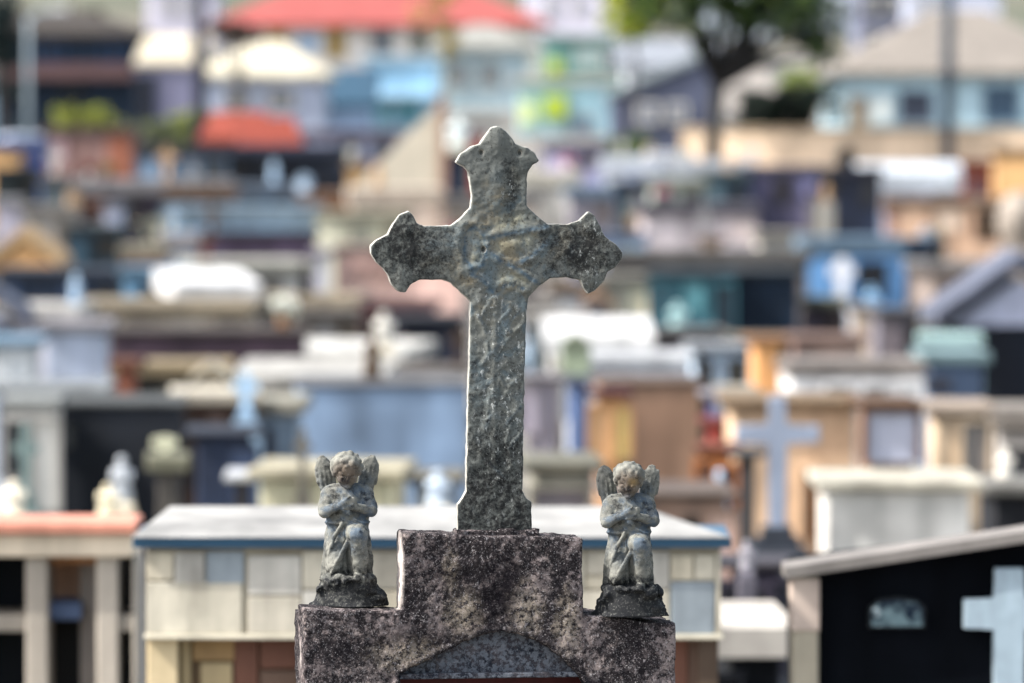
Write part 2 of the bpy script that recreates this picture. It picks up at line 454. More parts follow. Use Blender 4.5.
# the cross -----------------------------------------------------------
CR = [(496.5, 123.2), (502.4, 126.1), (509.7, 133.4), (514.1, 141.6), (525.8, 144.6), (534.6, 151), (538.1, 158.3), (531.7, 162.7), (527.3, 168.6),
      (525.8, 177.4), (525.8, 203.8), (540.4, 217), (546.3, 221.3), (566.8, 222.2), (578.5, 218.4), (584.4, 212.6), (587.9, 209), (593.2, 213.1),
      (599, 222.8), (604.9, 234.5), (616.6, 243.3), (623, 252.1), (621, 258), (615.2, 265.3), (607.8, 269.7), (603.4, 280), (594.7, 288.7),
      (587.3, 292.2), (582.9, 285.8), (580, 278.5), (566.8, 275.5), (549.2, 276.4), (537.5, 284.3), (527.3, 296), (525.6, 310), (523.8, 366),
      (521.9, 490), (525.7, 497.6), (530.7, 501.4), (531, 536), (456, 536), (456.4, 503.3), (461, 497.6), (464.8, 490), (466.7, 404),
      (468.6, 328), (469.2, 299), (461.3, 291.7), (449.6, 280), (440.8, 277), (417.4, 277.6), (408.6, 282.9), (404.2, 290.2), (398.3, 289.3),
      (391, 282.9), (386.6, 272.6), (382.2, 265.3), (374.9, 259.4), (369.5, 250.6), (369.5, 243.3), (374.9, 237.5), (386.6, 231.6), (391, 222.8),
      (398.3, 212.5), (408, 208.2), (411.5, 212.6), (415.9, 220.8), (423.2, 223.7), (449.6, 223.1), (458.4, 217), (469.5, 205.2), (470.7, 192),
      (467.2, 168.6), (462.8, 164.2), (454.5, 159.8), (459.9, 151), (470.1, 143.7), (478.9, 141.6), (484.8, 132), (490.6, 125.2)]
vb = 531.0
UC = 494.0
cp = P(UC, vb, D0 + .055)
crs = thing('stone_cross', 'large weathered grey cement cross with trefoil arm ends standing in focus on the concrete monument', 'cross', cp, YAW)
pts = [((u - UC) / math.cos(YAW), vb - v) for u, v in CR]
h = 1.15
lo = (-132, -24, -9); hi = (136, 16, 413)
X, Y, Z = grid(lo, hi, h)
X2, Z2 = X[:, 0, :], Z[:, 0, :]
dp = poly2(X2, Z2, pts)
d2 = dp[:, None, :] + .5 * vn(X, Y, Z, 7) + .35 * vn(X, Y, Z, 3, 4)
# relief on the face: oval wreath, ribbons crossing at the centre, stalk of leaves on the shaft
def seg(ax, az, bx, bz):
    ex, ez = bx - ax, bz - az
    t = np.clip(((X2 - ax) * ex + (Z2 - az) * ez) / (ex * ex + ez * ez), 0, 1)
    return np.sqrt((X2 - ax - ex * t) ** 2 + (Z2 - az - ez * t) ** 2)
rel = np.zeros_like(X2)
def ridge(path, w, hgt):
    global rel
    dd = None
    for (a, b_), (c, e) in zip(path, path[1:]):
        s_ = seg(a - UC, vb - b_, c - UC, vb - e)
        dd = s_ if dd is None else np.minimum(dd, s_)
    rel = np.maximum(rel, hgt * np.exp(-(dd / w) ** 2))
ridge([(458, 232), (462, 222), (474, 222), (484, 234), (487, 250), (480, 264), (466, 266), (456, 250), (458, 232)], 5, 4.2)
ridge([(474, 240), (474, 252)], 7, 3.0)
ridge([(486, 236), (505, 231), (528, 228), (545, 227)], 6, 3.4)
ridge([(486, 250), (498, 258), (515, 266), (532, 276), (540, 288)], 6, 4.0)
ridge([(512, 264), (530, 256), (546, 242)], 5.5, 3.4)
ridge([(505, 244), (528, 240)], 8, 2.6)
ridge([(462, 268), (478, 278), (494, 284)], 6, 3.2)
ridge([(494, 284), (510, 280), (526, 288)], 6, 3.2)
ridge([(494, 284), (494, 330), (492, 400), (494, 470)], 4.5, 2.6)
RS = random.Random(21); STROKES = []
for k in range(34):
    a0 = RS.uniform(478, 514); v0_ = RS.uniform(300, 485); an = RS.uniform(-.9, .9); ln = RS.uniform(8, 20)
    STROKES.append([(a0, v0_), (a0 + ln * math.sin(an) * .6, v0_ - ln * .5), (a0 + ln * math.sin(an * 1.6), v0_ - ln)])
for q_ in STROKES: ridge(q_, RS.uniform(2, 4), RS.uniform(1.2, 2.6))
ridge([(496, 135), (496, 200)], 9, 2.0)
ridge([(400, 250), (440, 250)], 13, 2.2); ridge([(555, 250), (600, 250)], 13, 2.2)
for c0 in ((388, 248), (402, 228), (402, 272), (604, 250), (590, 228), (590, 274)):
    ridge([c0, (c0[0] + .5, c0[1])], 8, 2.4)
for p_ in ([(464, 232), (472, 224), (482, 232), (486, 246), (482, 262), (472, 268), (464, 258), (463, 246), (464, 232)], [(484, 238), (500, 233), (520, 229), (546, 224)],
           [(488, 250), (500, 259), (516, 266), (530, 277), (542, 284)], [(516, 262), (530, 254), (546, 241)], [(470, 272), (484, 280), (494, 292), (505, 282), (522, 286)]):
    for (a, b_), (c, e) in zip(p_, p_[1:]):
        rel = rel - .9 * np.exp(-(seg(a - UC, vb - b_, c - UC, vb - e) / 2.2) ** 2)
rel *= .95 * (.8 + .4 * vn(X2, Z2 * 0, Z2, 10, 2)) * np.clip(-dp / 5, 0, 1)
front = -Y - 9 - rel[:, None, :] - .55 * vn(X, Y, Z, 5, 1) - .4 * vn(X, Y, Z, 2.6, 8) - .55 * vn(X, Y, Z, 16, 5)
back = Y - 4
dy = np.maximum(front, back)
r = 1.4
f = np.where((d2 + r > 0) & (dy + r > 0), np.sqrt(np.maximum(d2 + r, 0) ** 2 + np.maximum(dy + r, 0) ** 2) - r, np.maximum(d2, dy))
for hu, hv in ((480, 150), (519, 150.5), (482, 247)):
    f = np.maximum(f, -(np.sqrt((X - (hu - UC)) ** 2 + ((Z - (vb - hv)) * .75) ** 2 + ((Y + 10) * .45) ** 2) - 2.6))
me = nets(f, lo, h, PX, 'cross_body')
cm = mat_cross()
vc = np.zeros(len(me.vertices) * 3); me.vertices.foreach_get('co', vc); vc = vc.reshape(-1, 3) / PX
def near(path, w):
    d = np.full(len(vc), 1e9)
    for (a, b_), (c, e) in zip(path, path[1:]):
        ax, az, bx, bz = a - UC, vb - b_, c - UC, vb - e
        ex, ez = bx - ax, bz - az
        t = np.clip(((vc[:, 0] - ax) * ex + (vc[:, 2] - az) * ez) / (ex * ex + ez * ez + 1e-9), 0, 1)
        d = np.minimum(d, np.hypot(vc[:, 0] - ax - ex * t, vc[:, 2] - az - ez * t))
    return np.exp(-(d / w) ** 2)
g0 = np.zeros(len(vc)); g1 = np.zeros(len(vc))
for p_ in ([(464, 232), (472, 224), (482, 232), (486, 246), (482, 262), (472, 268), (464, 258), (463, 246), (464, 232)], [(484, 238), (500, 233), (520, 229), (546, 224)],
           [(488, 250), (500, 259), (516, 266), (530, 277), (542, 284)], [(516, 262), (530, 254), (546, 241)], [(470, 272), (484, 280), (494, 292), (505, 282), (522, 286)]):
    g0 = np.maximum(g0, near(p_, 2.6))
for p_ in ([(500, 245), (526, 238)], [(505, 276), (522, 280)], [(476, 238), (474, 255)], [(500, 222), (520, 219)]):
    g1 = np.maximum(g1, near(p_, 8))
for q_ in STROKES[::3]: g0 = np.maximum(g0, .45 * near(q_, 1.6))
ca = me.color_attributes.new('relief_paint_shade', 'FLOAT_COLOR', 'POINT')
ca.data.foreach_set('color', np.stack([g0, g1, g0 * 0, g0 * 0 + 1], 1).ravel().astype(np.float32))
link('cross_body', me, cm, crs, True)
# mortar collar
X, Y, Z = grid((-54, -24, -6), (58, 26, 9), 1.3)
dd = np.maximum(np.maximum(np.abs(X - 3) - 42, np.abs(Y) - 15), Z - 1.5) + 2.4 * vn(X, Y, Z, 8) + 1.2 * vn(X, Y, Z, 3, 2)
link('mortar_bed', nets(dd, (-54, -24, -6), 1.3, PX, 'mortar_bed'), stone, crs, True)
del X, Y, Z, f, d2

# angels -----------------------------------------------------------------
def angel(uc, vbase, label, turn, tilt, warm, seed):
    p = P(uc, vbase - 4, D0 + .075)
    p.x -= .002
    root = thing('angel_statue', label, 'angel statue', p, YAW * .5, 'kneeling angels beside the stone cross')
    am = mat_angel(warm)
    h = 1.0
    lo = (-46, -44, -4); hi = (46, 34, 166)
    X, Y, Z = grid(lo, hi, h)
    rough = .5 * vn(X, Y, Z, 4, seed) + .35 * vn(X, Y, Z, 2.2, seed + 3)
    # rock
    t = np.clip(Z / 32, 0, 1)
    rk = np.sqrt(((X - 1) / 1.0) ** 2 + (Y / .82) ** 2) - (38 - 13 * t ** .7)
    rk = smin(np.maximum(rk, Z - 24), ell(X, Y, Z, (-12, -12, 22), (16, 14, 9)), 4); rk = smin(rk, ell(X, Y, Z, (14, -10, 24), (13, 15, 8)), 4)
    rk = smin(rk, ell(X, Y, Z, (17, -8, 8), (15, 15, 9)), 4) + 3.6 * vn(X, Y, Z, 8, seed) + 3.2 * vn(X, Y, Z, 17, seed + 5) + 1.2 * vn(X, Y, Z, 4, seed + 1)
    lip = np.sqrt((X / 28) ** 2 + ((Y + 3) / 25) ** 2 + ((Z - 28) / 5) ** 2) - 1
    rk = smin(rk, lip * 5 + .8 * vn(X, Y, Z, 5, 2), 3) + rough
    rk = smin(rk, np.sqrt((X / 1.0) ** 2 + (Y / .85) ** 2) - (35 - Z * .30) + np.maximum(Z - 22, 0), 3)
    rk = np.maximum(rk, -Z)
    link('rock_base', nets(rk, lo, h, PX, 'rock_base'), am, root, True)
    # robe : skirt over the legs, bodice, folds
    th = np.arctan2(Y, X)
    sk = np.sqrt((X / 23.5) ** 2 + ((Y - 1) / 15) ** 2) - (1.04 - .18 * np.clip((Z - 30) / 55, 0, 1))
    sk = sk * 18
    sk = np.maximum(sk, np.maximum(26 - Z, Z - 92))
    folds = np.sin(th * 13 + .06 * Z + 1.4 * vn(X, Y, Z, 22, seed)) * 2.2 * np.clip((92 - Z) / 40, 0, 1)
    sk = sk + folds
    g = smin(sk, cap(X, Y, Z, (6, -2, 76), (9, -24, 73), 12.5, 11), 4)          # raised thigh
    g = smin(g, cap(X, Y, Z, (9, -24, 72), (11, -21, 38), 9.5, 6.5), 2.5)           # covered shin
    g = smin(g, cap(X, Y, Z, (-10, -4, 60), (-13, -13, 40), 11, 9), 4)           # kneeling leg
    for a, b_, c_ in (((3, -27, 74), (-5, -25, 58), (-15, -22, 40)), ((1, -22, 66), (-8, -22, 50), (-17, -20, 34)),
                      ((16, -26, 68), (18, -24, 50), (17, -22, 34)), ((-6, -18, 84), (-14, -17, 70), (-19, -14, 52)),
                      ((5, -28, 76), (10, -32, 77), (17, -27, 72))):
        g = smin(g, cap(X, Y, Z, a, b_, 2.2, 2.0), 1.6); g = smin(g, cap(X, Y, Z, b_, c_, 2.0, 1.6), 1.6)
    # bodice
    g = smin(g, ell(X, Y, Z, (0, 1, 98), (22, 15, 24)), 5)
    g = smin(g, cap(X, Y, Z, (-14, 2, 113), (14, 2, 113), 9.5), 5)
    g = smin(g, cap(X, Y, Z, (-19, 1, 112), (-22.5, -7, 98), 8, 7.2), 3)
    g = smin(g, cap(X, Y, Z, (19, 1, 112), (22.5, -7, 98), 8, 7.2), 3)
    g = smin(g, np.abs(np.sqrt((X / 20) ** 2 + (Y / 15.5) ** 2) - 1) * 14 + np.abs(Z - 84) * .9 - 2.4, 1.5)   # girdle
    g = g + .7 * np.sin(th * 9 + Z * .25) * np.exp(-((Z - 100) / 14) ** 2) * (Y < 0) + rough
    link('robe', nets(g, lo, h, PX, 'robe'), am, root, True)
    # body: head, neck, forearms, hands, foot  (one continuous figure)
    c, s_ = math.cos(turn), math.sin(turn)
    hx, hy, hz = -1, -7, 137
    xr = (X - hx) * c + (Y - hy) * s_; yr = -(X - hx) * s_ + (Y - hy) * c; z0 = Z - hz
    ct, st = math.cos(tilt), math.sin(tilt)
    yh = yr * ct - z0 * st * -1 * -1; zh = z0 * ct + yr * st
    yh = yr * ct + z0 * st; zh = z0 * ct - yr * st
    hd = ell(xr, yh, zh, (0, 0, 2), (13.5, 13.5, 14.5))
    hd = smin(hd, ell(xr, yh, zh, (0, -4, -6), (9.5, 9.5, 9.5)), 4)
    hd = smin(hd, cap(xr, yh, zh, (0, -13.5, 0), (0, -14.5, -4.5), 1.2, 1.5), 1.2)
    hd = smin(hd, ell(xr, yh, zh, (-5.5, -9.5, -5), (4.5, 4, 4)), 2); hd = smin(hd, ell(xr, yh, zh, (5.5, -9.5, -5), (4.5, 4, 4)), 2)
    hd = smin(hd, ell(xr, yh, zh, (0, -12, -12.3), (3.4, 2.6, 2.4)), 1.5)
    hd = np.maximum(hd, -ell(xr, yh, zh, (-5, -14.5, 0), (3.4, 3.6, 2.4))); hd = np.maximum(hd, -ell(xr, yh, zh, (5, -14.5, 0), (3.4, 3.6, 2.4)))
    hd = smin(hd, ell(xr, yh, zh, (-5, -12, -.6), (2.3, 1.8, 1.4)), .6); hd = smin(hd, ell(xr, yh, zh, (5, -12, -.6), (2.3, 1.8, 1.4)), .6)
    hd = np.maximum(hd, -ell(xr, yh, zh, (0, -14.6, -8.8), (3.2, 1.6, .7)))
    bd = smin(hd, cap(X, Y, Z, (0, 2, 114), (hx, hy + 4, hz - 8), 7.5, 6.5), 4)
    for a, b_, r0 in (((0, 2, 114), (2, 0, 84), 9), ((2, 0, 84), (9, -14, 72), 7), ((9, -14, 72), (10, -18, 40), 5)): bd = smin(bd, cap(X, Y, Z, a, b_, r0, r0 * .8), 2)
    for sx, el, wr, hdir in ((-1, (-23.5, -11, 95), (-6, -23, 104), (1, 0, .25)), (1, (23.5, -11, 96), (6, -22, 101), (-1, 0, .2))):
        bd = smin(bd, cap(X, Y, Z, (sx * 20, 0, 108), el, 6, 6), 2)
        bd = smin(bd, cap(X, Y, Z, el, wr, 5.8, 3.9), 2.0)
        pc = (wr[0] + hdir[0] * 4.5, wr[1] - 1.8, wr[2] + (2.2 if sx < 0 else 1))
        bd = smin(bd, ell(X, Y, Z, pc, (5.4, 2.6, 4.2)), 1.2)
        for k in range(4):
            a = (pc[0] + hdir[0] * 2.5, pc[1] - .6, pc[2] + 3.0 - k * 2.0)
            l1 = (4.2, 4.9, 4.6, 3.6)[k]
            b_ = (a[0] + hdir[0] * l1, a[1] - .8, a[2] + .8 - k * .2)
            c_ = (b_[0] + hdir[0] * 2.6, b_[1] + 1.8, b_[2] - .5)
            bd = smin(bd, cap(X, Y, Z, a, b_, 1.25, 1.1), .4); bd = smin(bd, cap(X, Y, Z, b_, c_, 1.1, .95), .4)
        bd = smin(bd, cap(X, Y, Z, (pc[0] - hdir[0] * 1, pc[1] - 1, pc[2] + 2.5), (pc[0] + hdir[0] * 2.6, pc[1] - 2.6, pc[2] + 5.4), 1.5, 1.1), .5)
    bd = smin(bd, cap(X, Y, Z, (10, -20, 38), (10, -23, 31), 5, 4.6), 2)         # ankle and foot
    bd = smin(bd, cap(X, Y, Z, (10, -22, 31), (8, -31, 29.5), 4.6, 3.6), 2)
    for k in range(5):
        bd = smin(bd, cap(X, Y, Z, (5.2 + k * 1.7, -31, 29), (4.4 + k * 1.9, -35 + k * .5, 28.6), 1.3 - k * .1), .4)
    bd = bd + rough * .55
    link('figure', nets(bd, lo, h, PX, 'figure'), am, root, True)
    # curly hair
    hr = ell(xr, yh, zh, (0, 2.2, 4), (15, 14, 13.8)); hr = np.maximum(hr, -(ell(xr, yh, zh, (0, -14, -5), (9.5, 10, 11))))
    rs = random.Random(seed)
    for k in range(64):
        a = k * 2.399963; zc = 1 - 2 * (k + .5) / 64
        rxy = math.sqrt(1 - zc * zc)
        px_, py_, pz_ = 14 * rxy * math.cos(a), 2 + 13 * rxy * math.sin(a), 3.5 + 13 * zc
        if pz_ < -11 or (py_ < -5 and pz_ < 7 and abs(px_) < 9.5): continue
        hr = smin(hr, ell(xr, yh, zh, (px_, py_, pz_), (rs.uniform(2.4, 3.8),) * 3), 2.0)
    hr = hr + rough * .9
    link('hair', nets(hr, lo, h, PX, 'hair'), am, root, True)
    # wings
    for sx in (-1, 1):
        xs = X * sx - (Z - 120) * .14
        w = ell(xs, Y, Z, (20.5, 13, 134), (9.2, 5.5, 15.5)); w = smin(w, ell(xs, Y, Z, (19.5, 13, 114), (7.5, 5, 24)), 5)
        w = smin(w, ell(xs, Y, Z, (14, 11, 106), (9, 6, 12)), 5)
        w = w + .4 * np.sin(xs * 1.4 + (Z - 110) * .05) * np.clip((142 - Z) / 10, 0, 1) + rough
        link('wing', nets(w, lo, h, PX, 'wing'), am, root, True)
    return root
angel(348.5, 609, 'kneeling stone angel with bowed head on the step left of the cross', R(4), R(30), 0, 3)
angel(630, 619, 'kneeling stone angel with a yellow spot on its face, right of the cross', R(-14), R(22), 1, 7)

# ================================================================== BACKGROUND
KB = 1.0
def A(h, k=KB, **kw):
    if k >= .9: k *= 1.15
    c = [int(h[i:i + 2], 16) for i in (1, 3, 5)]
    g = .3 * c[0] + .55 * c[1] + .15 * c[2]
    c = [x * .90 + g * .10 for x in c]
    return M('#%02x%02x%02x' % tuple(int(max(0, min(255, x))) for x in c), k, **kw)
GRP = 'tombs crowded over the cemetery slope'
grass_y = 0

PLACED = []
def T(u0, u1, v, D, dep, body, slab, label, cat='tomb', name='tomb', st=9, ov=.07, det=(), top=None, rz=0, sk=.55, base=None,
      roof='flat', rise=.3, hmin=None, group=None, plinth=True, auto=True):
    """a tomb whose front top edge stands at row v, between columns u0 and u1, on the ground at distance D"""
    dep = max(.5, dep * (.42 if D < 60 else .55))
    rz += math.sin(u0 * 12.9898 + v * 78.2) * 3.5
    s = D / F
    c = P((u0 + u1) / 2, v, D)
    w = (u1 - u0) * s
    rzr = R(rz)
    gz = min(ground(D), ground(D + dep))
    H = c.z - gz
    if H < .25 or H > 3.6: print('HEIGHT', round(H, 2), label)
    t = thing(name, label, cat, (c.x, D, gz), rzr, group)
    sth = st * s
    bev = .012
    hb = H - sth
    bmat = A(body, 1.0, vary=.4, scale=1.3)
    z0 = -.1
    obj('body', B(-w / 2 + ov, w / 2 - ov, ov, dep - ov, z0, hb, bev), bmat, t)
    if plinth and H > .6:
        obj('plinth', B(-w / 2 + ov - .035, w / 2 - ov + .035, ov - .035, dep - ov + .035, z0 - .02, min(.16, H * .2), .01), A(base or '#8d8a86', .6), t)
    sk *= .60 if sk >= .7 else .54
    sm = A(slab, sk, vary=.45, scale=1.6)
    if roof == 'flat':
        bm = B(-w / 2, w / 2, 0, dep, hb + .001, H, bev)
        obj('roof_slab', bm, sm, t)
        hh = H
    elif roof == 'tier':
        bm = B(-w / 2, w / 2, 0, dep, hb + .001, H, bev)
        obj('roof_slab', bm, sm, t)
        obj('upper_tier', B(-w * .36, w * .36, dep * .12, dep * .85, H + .001, H + rise, .02), bmat, t)
        obj('cap_slab', B(-w * .4, w * .4, dep * .09, dep * .88, H + rise + .002, H + rise + .05, .01), sm, t)
        hh = H + rise + .05
    elif roof == 'gable':
        bm = bmesh.new(); th = max(.05, sth)
        prism(bm, [(-w / 2, hb), (0, hb + rise), (w / 2, hb), (w / 2, hb + th), (0, hb + rise + th), (-w / 2, hb + th)], 0, dep)
        obj('roof', bm, sm, t)
        bm = bmesh.new(); prism(bm, [(-w / 2 + ov, hb - .002), (w / 2 - ov, hb - .002), (0, hb + rise * (1 - 2 * ov / w))], ov + .003, dep - ov - .003)
        obj('gable_wall', bm, bmat, t)
        hh = hb + rise + th
    elif roof == 'slope':      # slab leaning up towards the back
        bm = bmesh.new()
        vs = [bm.verts.new(q) for q in ((-w / 2, 0, hb), (w / 2, 0, hb), (w / 2, dep, hb + rise), (-w / 2, dep, hb + rise),
                                        (-w / 2, 0, H), (w / 2, 0, H), (w / 2, dep, H + rise), (-w / 2, dep, H + rise))]
        for q in ((0, 3, 2, 1), (4, 5, 6, 7), (0, 1, 5, 4), (1, 2, 6, 5), (2, 3, 7, 6), (3, 0, 4, 7)): bm.faces.new([vs[i] for i in q])
        obj('roof_slab', bm, sm, t)
        bm = bmesh.new()
        vs = [bm.verts.new(q) for q in ((-w / 2 + ov, ov, 0), (w / 2 - ov, ov, 0), (w / 2 - ov, dep - ov, 0), (-w / 2 + ov, dep - ov, 0),
              (-w / 2 + ov, ov, hb), (w / 2 - ov, ov, hb), (w / 2 - ov, dep - ov, hb + rise * .92), (-w / 2 + ov, dep - ov, hb + rise * .92))]
        for q in ((0, 3, 2, 1), (4, 5, 6, 7), (0, 1, 5, 4), (1, 2, 6, 5), (2, 3, 7, 6), (3, 0, 4, 7)): bm.faces.new([vs[i] for i in q])
        obj('rear_wall', bm, bmat, t)
        hh = H + rise
    wpx = u1 - u0
    rs = random.Random(int(u0 * 31 + v * 17))
    if auto and not det and wpx > 44 and -40 < u0 and u1 < 1060:
        det = []; k = 2 if wpx < 80 else (3 if wpx < 130 else 4)
        cw = wpx / k
        hx = [int(body[i:i + 2], 16) for i in (1, 3, 5)]
        for i in range(k):
            if rs.random() < .25: continue
            a_ = u0 + i * cw + cw * rs.uniform(.12, .25); b2 = u0 + (i + 1) * cw - cw * rs.uniform(.12, .25)
            f_ = rs.choice((.35, .55, .75, 1.25, 1.4)); tint = rs.uniform(-14, 14)
            q = [max(6, min(245, x * f_ + tint * t_)) for x, t_ in zip(hx, (1, .1, -1))]
            top_ = v + st + rs.uniform(5, 9) * 60 / D
            det.append((rs.choice(('niche', 'plaque', 'door')), a_, b2, top_, top_ + rs.uniform(.30, .62) / s, '#%02x%02x%02x' % tuple(int(x) for x in q)))
    PLACED.append((u0, u1, v, D, dep, H, gz, c.x, w, label, roof, t))
    # front details: (name, ua, ub, va, vb, colour) in photo columns/rows
    for dd in det:
        nm, ua, ub, va, vb_, hx_ = dd[:6]
        xa = (ua - (u0 + u1) / 2) * s; xb = (ub - (u0 + u1) / 2) * s
        za = H - (va - v) * s; zb_ = H - (vb_ - v) * s
        zb_ = max(zb_, .02)
        fr = .03
        bm = bmesh.new()
        fy = ov
        box(bm, xa - fr, xa, fy - .045, fy - .002, zb_, za, 0); box(bm, xb, xb + fr, fy - .045, fy - .002, zb_, za, 0)
        box(bm, xa - fr, xb + fr, fy - .05, fy - .002, za + .001, za + fr, 0)
        fo = obj(nm + '_frame' if nm not in ('door', 'window') else nm, bm, A(dd[6] if len(dd) > 6 else body, .85), t)
        obj({'door': 'door_leaf', 'window': 'pane'}.get(nm, nm), B(xa, xb, fy - .012, fy - .003, zb_, za), A(hx_, 1, rough=.35, spec=.5), fo)
    if top == 'cross':
        bm = bmesh.new(); cross_bm(bm, 0, dep * .3, hh - (0 if roof != 'gable' else .03), .55, .36, .085, .08); box(bm, -.12, .12, dep * .3 - .1, dep * .3 + .1, hh - .03, hh + .06)
        obj('roof_cross', bm, sm, t)
    if top == 'headstone':
        bm = bmesh.new()
        prism(bm, [(-w * .3, hh - .01), (w * .3, hh - .01), (w * .3, hh + .45), (w * .18, hh + .55), (-w * .18, hh + .55), (-w * .3, hh + .45)], dep * .8, dep * .9)
        obj('headstone', bm, sm, t)
    return t, w, H

def cross_thing(u, v0, v1, D, w_px, t_px, colour, label, base=None, rz=0, arm=.7, name='grave_cross', cat='cross', on=None, foot_h=.12):
    """free standing cross: top at row v0, foot at row v1"""
    s = D / F
    c = P(u, v1, D)
    hgt = (v1 - v0) * s
    t = thing(name, label, cat, c, R(rz))
    bm = bmesh.new(); cross_bm(bm, 0, 0, foot_h * .8, hgt - foot_h * .8, w_px * s, t_px * s, t_px * s * .7, arm)
    bmesh.ops.bevel(bm, geom=bm.edges[:], offset=.006, segments=1, affect='EDGES')
    obj('cross_body', bm, A(colour), t)
    bm = bmesh.new(); k = t_px * s
    lathe_pts = [(-k * 1.3, 0), (k * 1.3, 0), (k * 1.3, foot_h * .5), (k * .9, foot_h * .5), (k * .9, foot_h), (-k * .9, foot_h), (-k * .9, foot_h * .5), (-k * 1.3, foot_h * .5)]
    prism(bm, lathe_pts, -k, k)
    obj('foot', bm, A(base or colour, .8), t)
    gz = ground(D)
    if on is None and c.z - gz > .02:
        obj('pedestal', B(-k * 1.8, k * 1.8, -k * 1.5, k * 1.5, gz - c.z - .1, -.001, .01), A(base or colour, .8), t)
    return t

def figure_thing(u, v0, v1, D, colour, label, w=.16, name='grave_statue', cat='statue', base='#c8bfa8', ped=True):
    s = D / F; c = P(u, v1, D); hgt = (v1 - v0) * s
    t = thing(name, label, cat, c, 0)
    bm = bmesh.new(); b0 = hgt * .14
    lathe(bm, [(w * .95, b0), (w * .9, hgt * .3), (w * .62, hgt * .55), (w * .8, hgt * .68), (w * .72, hgt * .76), (w * .28, hgt * .8), (w * .26, hgt * .83),
               (w * .42, hgt * .88), (w * .44, hgt * .94), (w * .2, hgt)], n=12, sy=.75)
    for sx in (-1, 1): tube(bm, [(sx * w * .72, 0, hgt * .73), (sx * w * .8, -w * .3, hgt * .58), (sx * w * .1, -w * .75, hgt * .63)], [w * .24, w * .2, w * .14], 6)
    obj('figure', bm, A(colour), t, True)
    obj('base', B(-w, w, -w, w, 0, b0, .01), A(base), t)
    gz = ground(D)
    if ped and c.z - gz > .02:
        obj('pedestal', B(-w * 1.2, w * 1.2, -w * 1.2, w * 1.2, gz - c.z - .1, -.001, .01), A(base, .7), t)
    return t

# ---- setting
def terrain():
    bm = bmesh.new()
    xs = [-700, -400, -200, -120, -80, -50, -30, -20, -14, -9, -5, -2, 0, 2, 5, 9, 14, 20, 30, 50, 80, 120, 200, 400, 700]
    ys = [-60, -20, 0, 10, 17, 24, 30, 40, 50, 65, 80, 100, 120, 135, 150, 175, 200, 230, 260, 300, 350, 400, 500, 600, 700, 900, 1200]
    V = []
    for y in ys:
        row = []
        for x in xs:
            z = ground(y)
            if y > 260: z += (noise.noise(Vector((x / 90, y / 90, 0))) * (y - 260) * .05)
            row.append(bm.verts.new((x, y, z - (.0))))
        V.append(row)
    for a, b in zip(V, V[1:]):
        for i in range(len(xs) - 1): bm.faces.new([a[i], a[i + 1], b[i + 1], b[i]])
    m, N, L, b_ = stone_nodes('ground_earth_and_concrete'); n = NB(N, L)
    c = n.mix(n.ramp(n.noise(.6, 6), .4, .6), (.11, .10, .09), (.17, .16, .145))
    c = n.mix(n.ramp(n.noise(.25, 5), .55, .65), c, (.05, .065, .028))
    far = n.ramp(n.noise(.02, 6), .35, .6)
    sep = N.new('ShaderNodeSeparateXYZ'); L.new(n.tc, sep.inputs[0])
    c2 = n.mix(far, (.13, .11, .085), (.05, .06, .035))
    c = n.mix(n.ramp(sep.outputs[1], 210, 280), c, c2)
    L.new(c, b_.inputs['Base Color']); b_.inputs['Roughness'].default_value = .95
    tag(obj('ground', bm, m), 'dry brown ground of the cemetery slope', kind='structure')
terrain()
def path(u0, u1, D0_, D1_, colour, label):
    bm = bmesh.new()
    n = 8; rows = []
    for i in range(n + 1):
        D = D0_ + (D1_ - D0_) * i / n
        z = ground(D) + .006
        rows.append([bm.verts.new(((u0 - 512) * D / F, D, z)), bm.verts.new(((u1 - 512) * D / F, D, z))])
    for a, b in zip(rows, rows[1:]): bm.faces.new([a[0], a[1], b[1], b[0]])
    tag(obj('path', bm, A(colour, .7)), label, kind='structure')
path(380, 470, 24, 79, '#9a958c', 'concrete cemetery path between the tombs')

